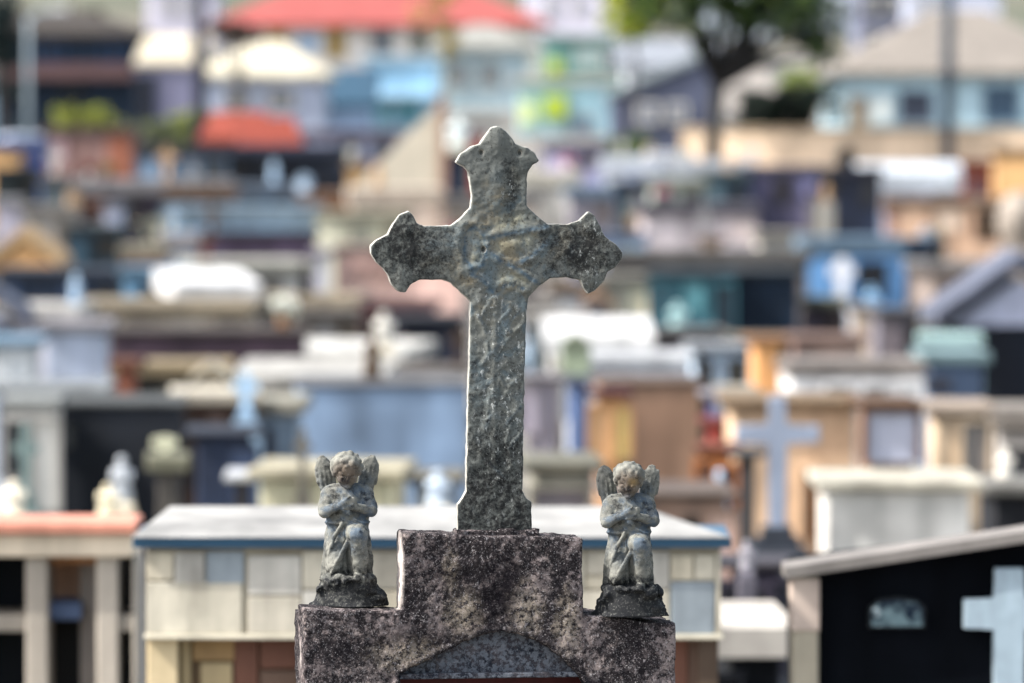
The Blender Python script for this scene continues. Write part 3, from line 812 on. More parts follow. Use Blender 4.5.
# ================= custom near tombs =================
# --- cream chapel with white metal roof and blue fascia, right behind the monument
def chapel():
    D = 17.0; s = D / F
    t = thing('tomb_chapel', 'wide stone faced tomb chapel with low white roof and blue edge, just behind the monument', 'tomb chapel', (P(432, 600, D).x, D, 0))
    cx = 432
    X_ = lambda u: (u - cx) * s
    Zv = lambda v: P(cx, v, D).z
    ze0, ze1 = Zv(548), Zv(537.5)
    dep = 1.1
    obj('fascia', B(X_(132), X_(732), 0, .5, ze0, ze1, .002), A('#2d5878', .9, rough=.4, vary=.1), t)
    bm = bmesh.new()
    x0, x1 = X_(131), X_(731.5)
    e = [bm.verts.new(q) for q in ((x0, -.008, ze1 + .001), (x1, -.008, ze1 + .001), (x1 - .26, .72, ze1 + .001), (x0 + .08, .72, ze1 + .001))]
    rz_ = P(cx, 506, D + .6).z
    k = [bm.verts.new(q) for q in ((x0 + .08, .6, rz_), (x1 - .26, .6, rz_))]
    bm.faces.new([e[0], e[1], k[1], k[0]]); bm.faces.new([e[1], e[2], k[1]]); bm.faces.new([e[2], e[3], k[0], k[1]]); bm.faces.new([e[3], e[0], k[0]])
    bm.faces.new(e[::-1])
    obj('roof', bm, A('#eceae4', .30, rough=.6, vary=.4, scale=2.5), t)
    # stone faced band
    zb1 = Zv(638)
    obj('wall', B(X_(145), X_(722), .043, .65, zb1, ze0 - .001), A('#a8a08c', .9), t)
    mats = [A('#b8b2a0', .95, vary=.35, scale=5), A('#b0aca4', .95, vary=.35, scale=5), A('#8c979e', .9, vary=.3, scale=5), A('#b8b09a', .95, vary=.35, scale=5), A('#aea898', .95, vary=.35, scale=5)]
    bm = bmesh.new()
    rects = [(145, 172, 553, 581, 3), (173.5, 203, 553, 584, 1), (205, 243, 552, 585, 2), (247, 300, 557, 596, 1), (145, 241, 583, 635, 0), (247, 300, 598, 635, 4),
             (174, 203, 550, 551.5, 3), (302, 360, 552, 590, 0), (302, 340, 592, 635, 1), (342, 400, 592, 635, 3), (362, 420, 552, 590, 4), (402, 470, 592, 635, 0), (422, 500, 552, 590, 3),
             (472, 560, 592, 635, 1), (502, 585, 552, 590, 0), (562, 612, 592, 635, 4), (587, 645, 552, 576, 4), (587, 655, 578, 590, 3), (614, 670, 592, 635, 0), (647, 670, 552, 590, 1),
             (672, 694, 556, 581, 3), (696, 716, 556, 581, 0), (672, 716, 583, 635, 2), (717.5, 722, 553, 635, 0)]
    for a, b_, c, d, mi in rects:
        box(bm, X_(a), X_(b_), .03, .052, Zv(d), Zv(c), .0025, mi)
    obj('stone_facing', bm, mats, t)
    obj('lintel', B(X_(143), X_(724), .02, .1, Zv(640), Zv(635.5), .002), A('#c2bca8', .95), t)
    obj('lower_wall', B(X_(150), X_(716), .12, .63, -.05, zb1 - .001), A('#7a6248', .9), t)
    bm = bmesh.new(); rects = [(178, 188, 642, 700, 0), (190, 232, 642, 664, 1), (198, 230, 666, 705, 0), (232, 256, 642, 720, 2), (258, 296, 642, 672, 2), (258, 300, 674, 760, 3),
                               (150, 176, 720, 800, 1), (178, 256, 724, 800, 0)]; right = [(672, 690, 642, 700, 2), (691, 714, 642, 700, 3), (672, 714, 702, 760, 0)]
    for a, b_, c, d, mi in rects: box(bm, X_(a), X_(b_), .095, .122, Zv(d), Zv(c), .003, mi)
    lm = [A('#b09c74', .9), A('#a08054', .9), A('#7c5040', .9), A('#70584a', .9)]
    obj('lower_stones', bm, lm, t)
    bm = bmesh.new()
    for a, b_, c, d, mi in right: box(bm, X_(a), X_(b_), .095, .122, Zv(d), Zv(c), .003, mi)
    obj('lower_stones', bm, lm, t)
    for a, b_ in ((145, 176), (300, 330), (560, 590), (700, 720)):
        obj('pier', B(X_(a), X_(b_), .05, .115, -.05, zb1 - .002, .004), A('#c0ad88' if a < 200 else '#5c4a3c', .9), t)
    obj('gutter_pipe', B(X_(139.5), X_(143), .06, .09, -.05, ze0, .002), A('#6d7074', .9), t)
chapel()

# --- left columbarium with pillars and pink roof edge
def pillared():
    D = 20.5; s = D / F; cx = 0
    t = thing('pillared_mausoleum', 'cream mausoleum with square pillars, dark openings and a salmon roof edge at the lower left', 'mausoleum', (P(cx, 600, D).x, D, 0))
    X_ = lambda u: (u - cx) * s
    Zv = lambda v: P(cx, v, D).z
    dep = 1.8
    obj('roof', B(X_(-260), X_(137), -.04, .38, Zv(533), Zv(522), .006), A('#e0957c', .75), t)
    obj('rear_roof', B(X_(-255), X_(134), .53, dep - .05, Zv(585), Zv(572), .006), A('#b0a698', .5), t)
    obj('cornice', B(X_(-255), X_(134), .0, .36, Zv(557), Zv(533.5), .006), A('#d2c2aa', 1), t)
    obj('back_wall', B(X_(-250), X_(133), .55, dep - .1, -.05, Zv(586)), A('#4a4038', .9), t)
    for a, b_ in ((-245, -225), (-95, -77), (-60, -42), (25, 47), (96, 118), (132.5, 136)):
        obj('pillar', B(X_(a), X_(b_), .03, .34, -.05, Zv(557.3), .006), A('#b8aea0', .85), t)
    for a, b_ in ((-225, -95), (-42, 26), (117, 132)):
        obj('cross_beam', B(X_(a), X_(b_), .06, .34, Zv(633), Zv(617), .003), A('#b0a698', .85), t)
        for v0, v1 in ((561, 617), (633, 760)):
            obj('dark_panel', B(X_(a), X_(b_), .35, .38, Zv(v1), Zv(v0)), A('#1a222c', .9, rough=.6, spec=.1), t)
    obj('niche_wall', B(X_(45), X_(97), .38, .42, Zv(620), Zv(557)), A('#c89c7c', 1), t)
    obj('niche_soffit', B(X_(45), X_(97), .1, .37, Zv(566), Zv(557)), A('#b37a4c', .9), t)
    obj('niche_shelf', B(X_(45), X_(79), .12, .36, Zv(623), Zv(606), .004), A('#5d6f94', .9), t)
    obj('niche_side', B(X_(76), X_(97), .2, .37, -.05, Zv(562)), A('#8a817a', .9), t)
    obj('niche_opening', B(X_(46), X_(74), .3, .34, -.05, Zv(624)), A('#1c1c1c', .9), t)
pillared()

# --- black granite tomb at lower right
def black_tomb():
    D = 17.2; s = D / F; cx = 1100
    t = thing('granite_mausoleum', 'polished black mausoleum with sloping pale roof edge and a light blue cross', 'mausoleum', (P(cx, 600, D).x, D, 0))
    X_ = lambda u: (u - cx) * s
    Zv = lambda v: P(cx, v, D).z
    dep = 2.0
    # two roof slopes meeting at the ridge
    bm = bmesh.new()
    prism(bm, [(X_(783), Zv(577)), (X_(1100), Zv(529)), (X_(1417), Zv(577)), (X_(1417), Zv(566)), (X_(1100), Zv(518)), (X_(783), Zv(566))], -.06, .16)
    obj('roof', bm, A('#c0b8b2', .36), t)
    bm = bmesh.new()
    prism(bm, [(X_(818), -.05), (X_(1382), -.05), (X_(1382), Zv(572.8)), (X_(1100), Zv(530)), (X_(818), Zv(572.8))], .02, .15)
    prism(bm, [(X_(818), -.05), (X_(1382), -.05), (X_(1382), Zv(610)), (X_(1100), Zv(580)), (X_(818), Zv(610))], .152, dep)
    obj('front_wall', bm, A('#10151c', 1, rough=.7, vary=.4, spec=.03, bump=0), t)
    for a, b_ in ((791, 817.5), (1382.5, 1410)):
        bm = bmesh.new(); box(bm, X_(a), X_(b_), -.03, .15, -.05, Zv(575.5), .006)
        obj('pillar', bm, A('#aba38f', .9), t)
    obj('pillar_band', B(X_(790), X_(818.2), -.036, .152, Zv(630), Zv(578), .003), A('#c0ada0', .9), t)
    for cu in (1010,):
        bm = bmesh.new()
        pts = [(994, 760), (1023, 760), (1023, 628), (1056, 628), (1056, 599), (1023, 599), (1023, 568), (994, 568), (994, 599), (963, 599), (963, 628), (994, 628)]
        prism(bm, [(X_(a), Zv(b_)) for a, b_ in pts], -.03, .019)
        bmesh.ops.bevel(bm, geom=bm.edges[:], offset=.003, segments=1, affect='EDGES')
        obj('wall_cross', bm, A('#93a6b2', .95, vary=.15, scale=12), t)
    bm = bmesh.new()
    pts = [(868, 628), (925, 628), (925, 608), (917, 600), (897, 597), (877, 600), (868, 608)]
    prism(bm, [(X_(a), Zv(b_)) for a, b_ in pts], -.004, .019)
    fr = obj('window', bm, A('#1b242c', .9), t)
    m, N, L, b_ = stone_nodes('glass_painted_reflections'); n = NB(N, L)
    c = n.mix(n.ramp(n.noise(18, 3), .42, .56), (.008, .016, .03), (.12, .18, .20))  # bright reflections are painted into the glass colour
    c = n.mix(n.ramp(n.noise(30, 2, vec=n.vscale((1, 1, 1), (4, 4, 4))), .6, .68), c, (.4, .48, .5))
    L.new(c, b_.inputs['Base Color']); b_.inputs['Roughness'].default_value = .5
    b_.inputs['Specular IOR Level'].default_value = .1
    bm = bmesh.new(); pts = [(871, 626), (922, 626), (922, 609), (916, 602.5), (897, 600), (878, 602.5), (871, 609)]
    prism(bm, [(X_(a), Zv(b_)) for a, b_ in pts], -.008, -.005)
    obj('pane', bm, m, fr)
    obj('door', B(X_(1075), X_(1125), -.02, .019, -.02, Zv(640), .004), A('#20242c', .9, rough=.3), t)
black_tomb()

# ================= the listed tombs =================
exec_rows = []
# nearer rows -----------------------------------------------------
T(716, 800, 628, 21.5, 2.2, '#141c28', '#e4dcd0', 'low dark tomb with a bright white slab between the stone chapel and the black mausoleum', st=30, sk=.9, roof='slope', rise=.02)
T(716, 796, 562, 26, 1.2, '#463f52', '#6a6472', 'dull purple grey tomb behind the low white slab', st=8)
cross_thing(777, 396, 548, 31, 84, 17, '#8490a4', 'tall lavender blue cross standing before the peach wall', arm=.72, base='#3b4250')
figure_thing(747, 540, 576, 24.5, '#98949c', 'small pale statue left of the lavender blue cross foot', w=.035, base='#6c6874')
T(816, 984, 480, 31, 2.2, '#e6e4dd', '#e2dcc8', 'white tomb with a cream slab roof above the black mausoleum', auto=False, st=11, det=(('opening', 1200, 1201, 1, 2, '#000000'),)[:0], sk=.75)
T(984, 1100, 484, 32.5, 2, '#1d222b', '#b5b2a9', 'charcoal tomb with a grey slab at the right edge', auto=False, st=12, sk=.6)
figure_thing(1005, 448, 484, 33, '#d9d4c8', 'small white urn shaped figure at the right edge', w=.055)
T(722, 866, 400, 37, 2.5, '#f6d2ac', '#caa67c', 'big peach tomb wall behind the lavender blue cross', st=9, det=(('niche', 803, 818, 470, 540, '#8f6843'),), sk=.5)
T(861, 926, 402, 36.2, 2.0, '#8a6a52', '#a97c58', 'brown framed tomb front with a pale square plaque and dark medallion', st=6, det=(('plaque', 868, 918, 413, 463, '#b3b6c8', '#7d5238'),), sk=.5)
bmx = None
T(926, 996, 405, 37.5, 2.0, '#dcc3a4', '#ead4be', 'cream tomb with a grey door right of the brown framed front', st=10, det=(('door', 964, 989, 424, 474, '#8a8480'),), sk=.6)
T(990, 1100, 408, 39, 2.0, '#b3ada8', '#cfc4b8', 'pale grey tomb with a thick slab at the right edge above the charcoal tomb', st=22, sk=.55, det=(('opening', 1004, 1040, 448, 480, '#3a3d42'),))
# middle right
T(786, 928, 362, 46, 2.4, '#e4e2e2', '#c9bdb4', 'white tomb with a wide beige grey roof slab above the brown framed front', st=14, sk=.5, ov=.03)
T(922, 992, 352, 48, 2.2, '#5f7290', '#aacfd6', 'slate blue tomb with a pale turquoise slab', st=12, sk=.65, det=(('opening', 928, 952, 378, 392, '#4a4a5c'),))
T(600, 704, 381, 42, 2.2, '#97765f', '#9a7c68', 'tall plain brown tomb right of the cross shaft', auto=False, st=5, sk=.6, ov=.02)
T(588, 634, 391, 40, 1.2, '#d39e68', '#7d3b35', 'narrow apricot tomb with a maroon cap in front of the brown tomb', st=7, sk=.7)
T(562, 597, 378, 43, 1.6, '#5c76a6', '#8792b0', 'narrow slate blue tomb left of the apricot one', st=5)
T(518, 566, 376, 41, 1.6, '#96929f', '#b3adb4', 'grey lavender tomb touching the cross shaft on the right', st=5)
T(524, 606, 462, 34, 2.4, '#9b9888', '#b3b09a', 'olive grey low tomb right of the cross foot', st=10, sk=.5, det=(('opening', 534, 588, 490, 520, '#77737a'),))
T(606, 740, 492, 33, 2.4, '#a98a78', '#b29a8a', 'low dusty pink tomb behind the right angel', st=8, sk=.4)
T(694, 742, 446, 36, 1.2, '#cc7c44', '#b4603c', 'small orange rendered tomb beside the brown wall', st=7, sk=.6)
T(700, 734, 420, 38, .8, '#a8443c', '#b2483e', 'brick red grave marker above the orange tomb', st=5, sk=.6)
T(728, 766, 452, 35, 1.2, '#47484c', '#6a6a6e', 'dark grey box tomb beside the orange tomb', st=6)
T(704, 726, 392, 41, 1.0, '#5d5484', '#c9c4d0', 'narrow violet tomb with a pale cap', st=7)
T(718, 760, 388, 42, 1.4, '#8a7a6a', '#e0d6c0', 'small tomb with a cream slab beside the violet one', st=10, sk=.6)
T(748, 790, 338, 47, 1.8, '#d69a5e', '#c98d56', 'bright orange tomb with a red base line', base='#8a3a30', st=5, sk=.6)
T(690, 752, 345, 50, 2.2, '#a9bccf', '#c7cfd8', 'pale blue tomb with a small black cross before it', st=7)
cross_thing(700, 352, 392, 48.5, 18, 5, '#14171c', 'small black iron cross before the pale blue tomb')
T(560, 706, 356, 52, 3.2, '#c8ccd2', '#e2e6ea', 'light grey tomb with a wide bright slab right of the cross shaft', st=9, sk=.7)
T(545, 655, 338, 57, 3.4, '#c2bfbb', '#f4f4f2', 'white slab topped tomb directly behind the bright grey slab', st=14, sk=.8, roof='slope', rise=.16)
# middle left
T(0, 62, 400, 38, 2.2, '#b0aea8', '#c4cac8', 'light grey tomb with a greenish cross on its front at the left edge', st=9, sk=.55, ov=.03)
T(58, 186, 402, 39, 2.6, '#2a303a', '#7f8484', 'large charcoal tomb beside the light grey one', st=6, sk=.5, ov=.02, det=(('plaque', 64, 74, 424, 448, '#5a5c5c'),))
T(-10, 110, 386, 42, 2.4, '#a9b6cc', '#c0c8cc', 'pale lavender blue tomb above the light grey one', st=8, sk=.55)
T(38, 114, 322, 53, 2.4, '#aab6cb', '#c3bfc8', 'lavender walled tomb with a pale slab', st=10, sk=.6)
T(-20, 44, 338, 51, 2.2, '#dfe6ea', '#8fb2d0', 'white tomb with a light blue roof edge at the left edge', st=9, sk=.8, det=(('plaque', 10, 26, 356, 380, '#c5ccd0'),))
figure_thing(122, 456, 510, 33, '#a4aab0', 'grey praying figure statue before the charcoal tomb', w=.07)
figure_thing(108, 484, 520, 31, '#ddd2b4', 'small cream vase shaped marker before the charcoal tomb', w=.06, cat='grave marker', name='grave_marker')
figure_thing(14, 480, 520, 30, '#e4dcc8', 'round white urn at the left edge above the salmon roof', w=.07, cat='urn', name='stone_urn')
cross_thing(26, 424, 512, 33, 26, 9, '#6f8482', 'grey green cross standing before the light grey tomb', arm=.66)
T(146, 190, 456, 36, 1.0, '#5c5752', '#b3b294', 'small sage capped tomb right of the charcoal tomb', st=16, sk=.6)
cross_thing(165, 436, 460, 36.4, 26, 9, '#b5b59a', 'stubby sage coloured cross on the small capped tomb', on=1, foot_h=.02)
T(186, 262, 432, 38, 2.2, '#33425f', '#4a5570', 'navy blue tomb behind the sage capped one', st=5, sk=.5)
T(170, 262, 392, 43, 2.4, '#5a4336', '#e8dfc8', 'brown tomb with a bright cream slab', st=12, sk=.75)
T(190, 230, 376, 46, 1.4, '#b5a58c', '#f0e2c4', 'small cream peaked tomb behind the cream slab', st=6, roof='gable', rise=.12, sk=.8)
cross_thing(246, 372, 428, 41, 26, 9, '#9cbcd8', 'pale blue cross right of the bright cream slab', arm=.65)
T(224, 258, 474, 34, 1.4, '#2a2422', '#dfe4ea', 'low tomb with a small white slab beside the cream wall', st=8, sk=.8)
T(246, 405, 469, 33, 2.4, '#c2bd9d', '#e6dcba', 'long cream tomb behind the left angel', st=11, sk=.6, det=(('opening', 344, 372, 486, 510, '#8a8470'),))
cross_thing(303, 428, 506, 31.5, 18, 6, '#6b675c', 'thin dark cross before the long cream tomb', arm=.7)
T(404, 466, 476, 34, 1.8, '#8f9698', '#b0ab98', 'grey tomb left of the cross foot', st=8, sk=.5, det=(('opening', 430, 442, 490, 510, '#52586a'),))
figure_thing(438, 470, 512, 31, '#aab9c8', 'pale blue grey statue left of the cross foot', w=.07)
T(296, 472, 382, 46, 3.0, '#7a92ae', '#a0a2a8', 'large blue painted tomb left of the cross shaft', auto=False, st=6, sk=.55, ov=.02)
T(246, 305, 400, 44, 2.4, '#8fa5b8', '#dcd8c4', 'blue grey tomb with a cream slab left of the large blue one', st=14, sk=.6, det=(('opening', 252, 274, 428, 460, '#3c4460'),))
T(228, 385, 376, 52, 3.4, '#a49c94', '#dcdad2', 'wide tomb with a bright stone slab behind the large blue one', st=11, sk=.68, roof='slope', rise=.1, rz=-5)
T(262, 405, 350, 58, 3.6, '#8a817c', '#ecebe4', 'long white slab tomb tilted towards the right', st=13, sk=.75, roof='slope', rise=.05, rz=-9)
T(398, 470, 368, 55, 2.4, '#8d7f78', '#a69a90', 'dusty brown tomb beside the upper cross shaft', st=8, sk=.45)
T(108, 308, 330, 55, 3.0, '#4c3a46', '#8a7870', 'long dark maroon tomb', auto=False, st=6, sk=.4, ov=.03)
T(110, 236, 363, 50, 2.2, '#4c4a42', '#d8bf92', 'tomb with a sandy tan slab below the dark maroon one', st=13, sk=.55)
T(108, 140, 360, 49, 1.0, '#8a4e38', '#b06a48', 'small terracotta tomb at the end of the tan slab', st=9, sk=.5)
T(66, 255, 303, 62, 3.4, '#a19482', '#d2bf9e', 'long sand coloured tomb slab above the dark maroon tomb', st=10, sk=.5)
T(-10, 80, 306, 60, 2.4, '#a8a6b0', '#e6e2dc', 'low white slab tomb at the left edge', st=12, sk=.7)
T(174, 262, 284, 67, 3.6, '#9b9a98', '#fbfbfa', 'brilliant white slab tomb beside the light blue one', st=20, sk=.85, roof='slope', rise=.12, rz=8)
T(196, 318, 262, 74, 3.6, '#8f8a84', '#dddbcb', 'pale stone slab tomb behind the brilliant white one', st=12, sk=.62, rz=10)
T(250, 360, 296, 68, 2.6, '#b3a594', '#e2cfae', 'sandy tomb between the white slab and the pink one', st=12, sk=.5)
T(118, 190, 268, 71, 2.2, '#6f9fc4', '#7fb0d4', 'light blue tomb with a square black opening', st=10, sk=.55, det=(('opening', 139, 169, 284, 305, '#141a2c'),))
T(-10, 122, 270, 72, 3.0, '#24364f', '#3c4c66', 'dark navy tomb under the orange gabled one', st=8, sk=.5)
T(-16, 62, 258, 78, 2.8, '#d2a068', '#f2c890', 'orange gabled tomb at the left edge', st=10, roof='gable', rise=.42, sk=.75)
T(60, 122, 226, 88, 2.6, '#213e50', '#3e5a66', 'dark teal tomb right of the orange gable', st=6, sk=.5)
T(118, 166, 246, 80, 1.8, '#b08878', '#cfc4a8', 'small rose and cream tomb above the light blue one', st=12, sk=.5)
T(160, 200, 234, 83, 2.0, '#9fa6b4', '#d9d3d8', 'pale grey tomb with a lilac slab', st=14, sk=.55)
T(186, 318, 232, 88, 2.6, '#574a62', '#4f4a60', 'dusky purple tomb below the sky blue roof', auto=False, st=6, sk=.5)
T(160, 318, 206, 98, 3.2, '#7da4c8', '#a5c4de', 'wide tomb with a sky blue roof', auto=False, st=20, sk=.5, ov=.03)
T(196, 214, 240, 84, 1, '#b46a50', '#b46a50', 'tiny brick red marker beside the dusky purple tomb', st=4, sk=.6)
T(312, 408, 212, 97, 3.0, '#bab8a0', '#cdc8aa', 'pale olive tomb left of the cross arm', st=8, sk=.5)
T(330, 466, 246, 84, 3.0, '#d2ada0', '#c5a89c', 'pink walled tomb below the left arm of the cross', auto=False, st=8, sk=.5, det=(('opening', 355, 388, 268, 280, '#b08a7c'),))
T(310, 334, 250, 83, 2.0, '#b8b8c2', '#c8c0d4', 'narrow whitish tomb left of the pink one', st=6, sk=.5)
T(356, 436, 302, 66, 2.2, '#7d4a4e', '#8e5c5c', 'maroon tomb below the pink one', st=8, sk=.5)
T(394, 470, 318, 61, 2.4, '#17223c', '#26324c', 'navy black tomb touching the cross shaft on the left', st=6, sk=.5)
T(300, 362, 312, 62, 2.2, '#7c746e', '#948a80', 'grey brown tomb left of the maroon one', st=8, sk=.4)
figure_thing(384, 312, 352, 58, '#bcbab2', 'pale stone column figure before the navy black tomb', w=.11, cat='grave marker', name='grave_marker')
T(460, 545, 250, 86, 2.4, '#b8a49c', '#c0b4ac', 'beige tomb hidden behind the cross centre', st=8, sk=.5)
T(466, 560, 300, 68, 2.4, '#98938e', '#b8b0a8', 'grey tomb hidden behind the upper cross shaft', st=8, sk=.5)
# right centre
T(646, 740, 272, 74, 2.6, '#3f7888', '#2a5468', 'dark teal green tomb', st=6, sk=.5)
T(732, 804, 271, 75, 2.8, '#17314a', '#26465a', 'midnight blue tomb joined to the teal green one', auto=False, st=6, sk=.5)
figure_thing(678, 303, 332, 66, '#8fb2b4', 'pale round headed marker before the teal green tomb', w=.12, cat='grave marker', name='grave_marker')
T(598, 652, 276, 75, 2.4, '#aba596', '#b5b0a0', 'stone grey tomb left of the teal green one', st=8, sk=.5)
T(548, 604, 284, 72, 2.2, '#a9adb4', '#a88c70', 'grey tomb with a brown slab below the right arm of the cross', st=11, sk=.5)
T(526, 590, 314, 62, 2.2, '#9fb0b8', '#d5cfc6', 'pale grey tomb beside the cross shaft below the right arm', st=11, sk=.5)
T(582, 612, 300, 66, 1.2, '#2e3c60', '#cda27e', 'small navy tomb with a tan rounded cap', st=10, roof='gable', rise=.12, sk=.6)
T(600, 812, 252, 84, 3.0, '#6e6868', '#9a9692', 'long slate brown tomb over the teal green one', st=10, sk=.35)
T(640, 762, 204, 100, 3.0, '#b3a9ac', '#8c8698', 'wide mauve grey tomb', st=12, sk=.45)
T(700, 726, 238, 88, 1.0, '#b58f6e', '#c09a78', 'small tan tomb before the mauve grey one', st=7, sk=.5)
T(756, 812, 232, 92, 2.4, '#a8a298', '#c4beae', 'light stone tomb below the purple one', st=8, sk=.5)
T(572, 650, 234, 90, 2.4, '#8ba4c8', '#7f92b4', 'pale blue tomb above the right arm tip of the cross', st=6, sk=.5)
T(566, 616, 186, 106, 2.2, '#8f8a94', '#93b2d2', 'grey tomb with a light blue roof right of the cross', st=12, sk=.6)
T(612, 652, 182, 108, 2.2, '#2c4058', '#3c5672', 'dark blue tomb with a pale green doorway', st=8, sk=.5, det=(('door', 622, 640, 200, 226, '#6f8a88'),))
T(516, 582, 172, 110, 2.6, '#a8a49e', '#eae4d2', 'cream white slab tomb right of the cross head', st=14, sk=.75)
T(650, 708, 178, 112, 2.4, '#a5ada2', '#d8dcc8', 'pale green grey tomb', st=9, sk=.55)
T(700, 752, 172, 114, 2.2, '#3f5c70', '#5c7f88', 'dark petrol blue tomb', st=7, sk=.5)
T(742, 822, 166, 115, 2.6, '#74708f', '#86809c', 'lavender purple tomb under the cream wall', st=7, sk=.5)
T(816, 884, 168, 113, 2.8, '#26324e', '#4a4c68', 'dark indigo tomb right of the lavender purple one', st=7, sk=.5, base='#6a2c3c')
T(848, 962, 172, 120, 3.6, '#9aa6bc', '#e6f0fb', 'tomb with a bright bluish white roof in front of the cream wall', st=18, sk=.85, roof='slope', rise=.18)
T(884, 1010, 198, 105, 3.0, '#bf9c80', '#c4a284', 'wide tan tomb with an orange lower band', st=8, sk=.5, base='#b07850')
T(884, 902, 206, 102, 1, '#a37c6c', '#c08a70', 'small rust pink tomb at the end of the wide tan one', st=6, sk=.5)
T(956, 996, 161, 128, 2.0, '#a54a2c', '#b8502c', 'rust red tomb with a grey doorway under the cream wall', st=6, sk=.6, det=(('door', 970, 982, 176, 200, '#6a5c68'),))
T(992, 1100, 148, 132, 2.4, '#d9a86e', '#c49a6a', 'ochre tomb at the right edge under the cream wall', st=6, sk=.5)
T(804, 908, 238, 89, 3.0, '#5f92c6', '#8fb6d8', 'bright blue tomb with a dark arched opening', st=18, sk=.5, ov=.03, det=(('opening', 857, 888, 262, 300, '#0e1a2a'),))
T(904, 946, 240, 90, 3.2, '#23405e', '#3c6086', 'dark blue side chamber joined to the bright blue tomb', st=8, sk=.5)
cross_thing(842, 258, 312, 80, 24, 11, '#cfd4dc', 'small white cross before the bright blue tomb', arm=.72)
T(800, 850, 298, 76, 1.6, '#3a2c3c', '#a8b09a', 'low dark tomb with a sage slab before the bright blue one', st=9, sk=.4)
T(848, 880, 306, 70, 1.4, '#c4b09c', '#c8b8a4', 'small beige tomb before the bright blue one', st=6, sk=.5)
figure_thing(872, 286, 316, 73, '#7faad0', 'sky blue figurine before the dark opening', w=.10)
T(876, 930, 310, 68, 2.2, '#716c76', '#848088', 'grey violet tomb below the dark opening', st=7, sk=.4)
T(926, 962, 318, 67, 1.4, '#7c7a70', '#a6a288', 'small olive tomb beside the grey gabled one', st=12, sk=.4)
T(918, 984, 336, 55, 2.2, '#9cc8cc', '#c4ecec', 'pale turquoise tomb right of the olive one', st=9, sk=.75)
gab, _w, _h = T(936, 1110, 312, 58, 3.2, '#0d1a2c', '#8f98b4', 'big dark tomb with a grey blue gabled roof at the right edge', auto=False, st=14, roof='gable', rise=.62, sk=.6, name='tomb', ov=.2)
for ch in gab.children:
    if ch.name.startswith('gable_wall'): ch.data.materials[0] = A('#b6bad0')
T(906, 1000, 262, 80, 2.6, '#9a8c84', '#c8c4c4', 'pale brown tomb behind the gabled roof', st=9, sk=.5)
T(724, 800, 336, 58, 2.2, '#7a6c60', '#b5a890', 'brown tomb above the bright orange one', st=8, sk=.4)
T(640, 730, 330, 60, 2.2, '#5d5458', '#8e8a88', 'dark grey tomb below the teal green one', st=6, sk=.45)
T(790, 870, 336, 56, 2.2, '#a8877a', '#caa090', 'rosy beige tomb above the wide white one', st=7, sk=.45)
# upper band
T(72, 234, 180, 108, 2.8, '#3f3648', '#c9c6cc', 'dark purple brown tomb with a pale grey slab', st=14, sk=.5)
T(164, 236, 188, 104, 2, '#6e4e44', '#a87c52', 'brown tomb with an ochre slab', st=9, sk=.45)
T(-10, 40, 168, 116, 2.6, '#1c2c32', '#2c4044', 'blackish green tomb at the left edge', st=6, sk=.5)
T(38, 78, 176, 112, 2.2, '#5c6a70', '#8a8a88', 'grey tomb right of the blackish green one', st=7, sk=.5)
T(20, 82, 206, 100, 2.2, '#a09a94', '#c6beb4', 'stone grey tomb above the orange gable', st=10, sk=.45)
T(-10, 22, 198, 102, 1.6, '#a8a4b4', '#c8c8d0', 'pale lilac tomb at the left edge', st=8, sk=.5)
T(78, 106, 200, 101, 1.2, '#7c4a3c', '#b0704e', 'small brick brown tomb before the dark purple one', st=7, sk=.5)
T(100, 124, 204, 99, 1.0, '#a8acc0', '#b8bccc', 'small pale lavender tomb', st=6, sk=.5)
T(-10, 42, 140, 135, 2.6, '#3a5cae', '#4a74cc', 'bright royal blue tomb at the left edge', st=18, sk=.7)
T(40, 134, 128, 140, 3.2, '#8a6a64', '#a0807a', 'wide brownish pink tomb below the shrubs', st=8, sk=.4)
T(104, 134, 132, 136, 1.2, '#a3624a', '#a3624a', 'small terracotta tomb on the end of the brownish pink one', st=4, sk=.4)
T(134, 232, 146, 128, 2.8, '#5a7088', '#555468', 'blue grey tomb with a dark slab', st=10, sk=.5)
T(222, 352, 146, 130, 3.2, '#101c2e', '#59678a', 'black tomb with a slate blue slab', st=9, sk=.5)
T(270, 400, 130, 142, 3.0, '#8d93ac', '#a890a4', 'lilac grey tomb behind the black one', st=8, sk=.45)
T(232, 300, 184, 108, 2.6, '#4a6a8a', '#8fa6c0', 'blue tomb right of the ochre slab', st=10, sk=.45)
T(296, 352, 192, 106, 2.4, '#a3714e', '#b88a66', 'rust orange tomb left of the cream slab', st=8, sk=.5)
T(348, 444, 188, 104, 3.0, '#c9b3a0', '#f0dcc6', 'cream slab tomb in front of the wedge', st=16, sk=.75)
T(344, 372, 162, 118, 1.6, '#c29a68', '#c8a478', 'small ochre tomb beside the wedge', st=6, sk=.5)
T(436, 470, 152, 122, 2.2, '#23304c', '#3a4660', 'dark navy tomb between the wedge and the cross head', st=6, sk=.5)
figure_thing(458, 118, 152, 122.6, '#d4e0e0', 'round white stone urn left of the cross head', w=.24, cat='urn', name='stone_urn')
T(462, 486, 134, 134, 1.2, '#a8392e', '#b8443a', 'small red tomb behind the cross head', st=6, sk=.6)
T(440, 540, 196, 104, 2.4, '#9b9490', '#aaa4a0', 'grey brown tomb hidden behind the cross neck', st=8, sk=.45)
T(540, 606, 142, 136, 2.6, '#8c8cae', '#9a98b4', 'lilac tomb right of the cross head', st=8, sk=.5)
T(598, 660, 158, 126, 2.6, '#b8c4de', '#e6effc', 'pale blue tomb with a white slab', st=14, sk=.85)
T(646, 692, 152, 129, 2.0, '#d6dce6', '#f0f4fa', 'small white tomb right of the pale blue one', st=14, sk=.85)
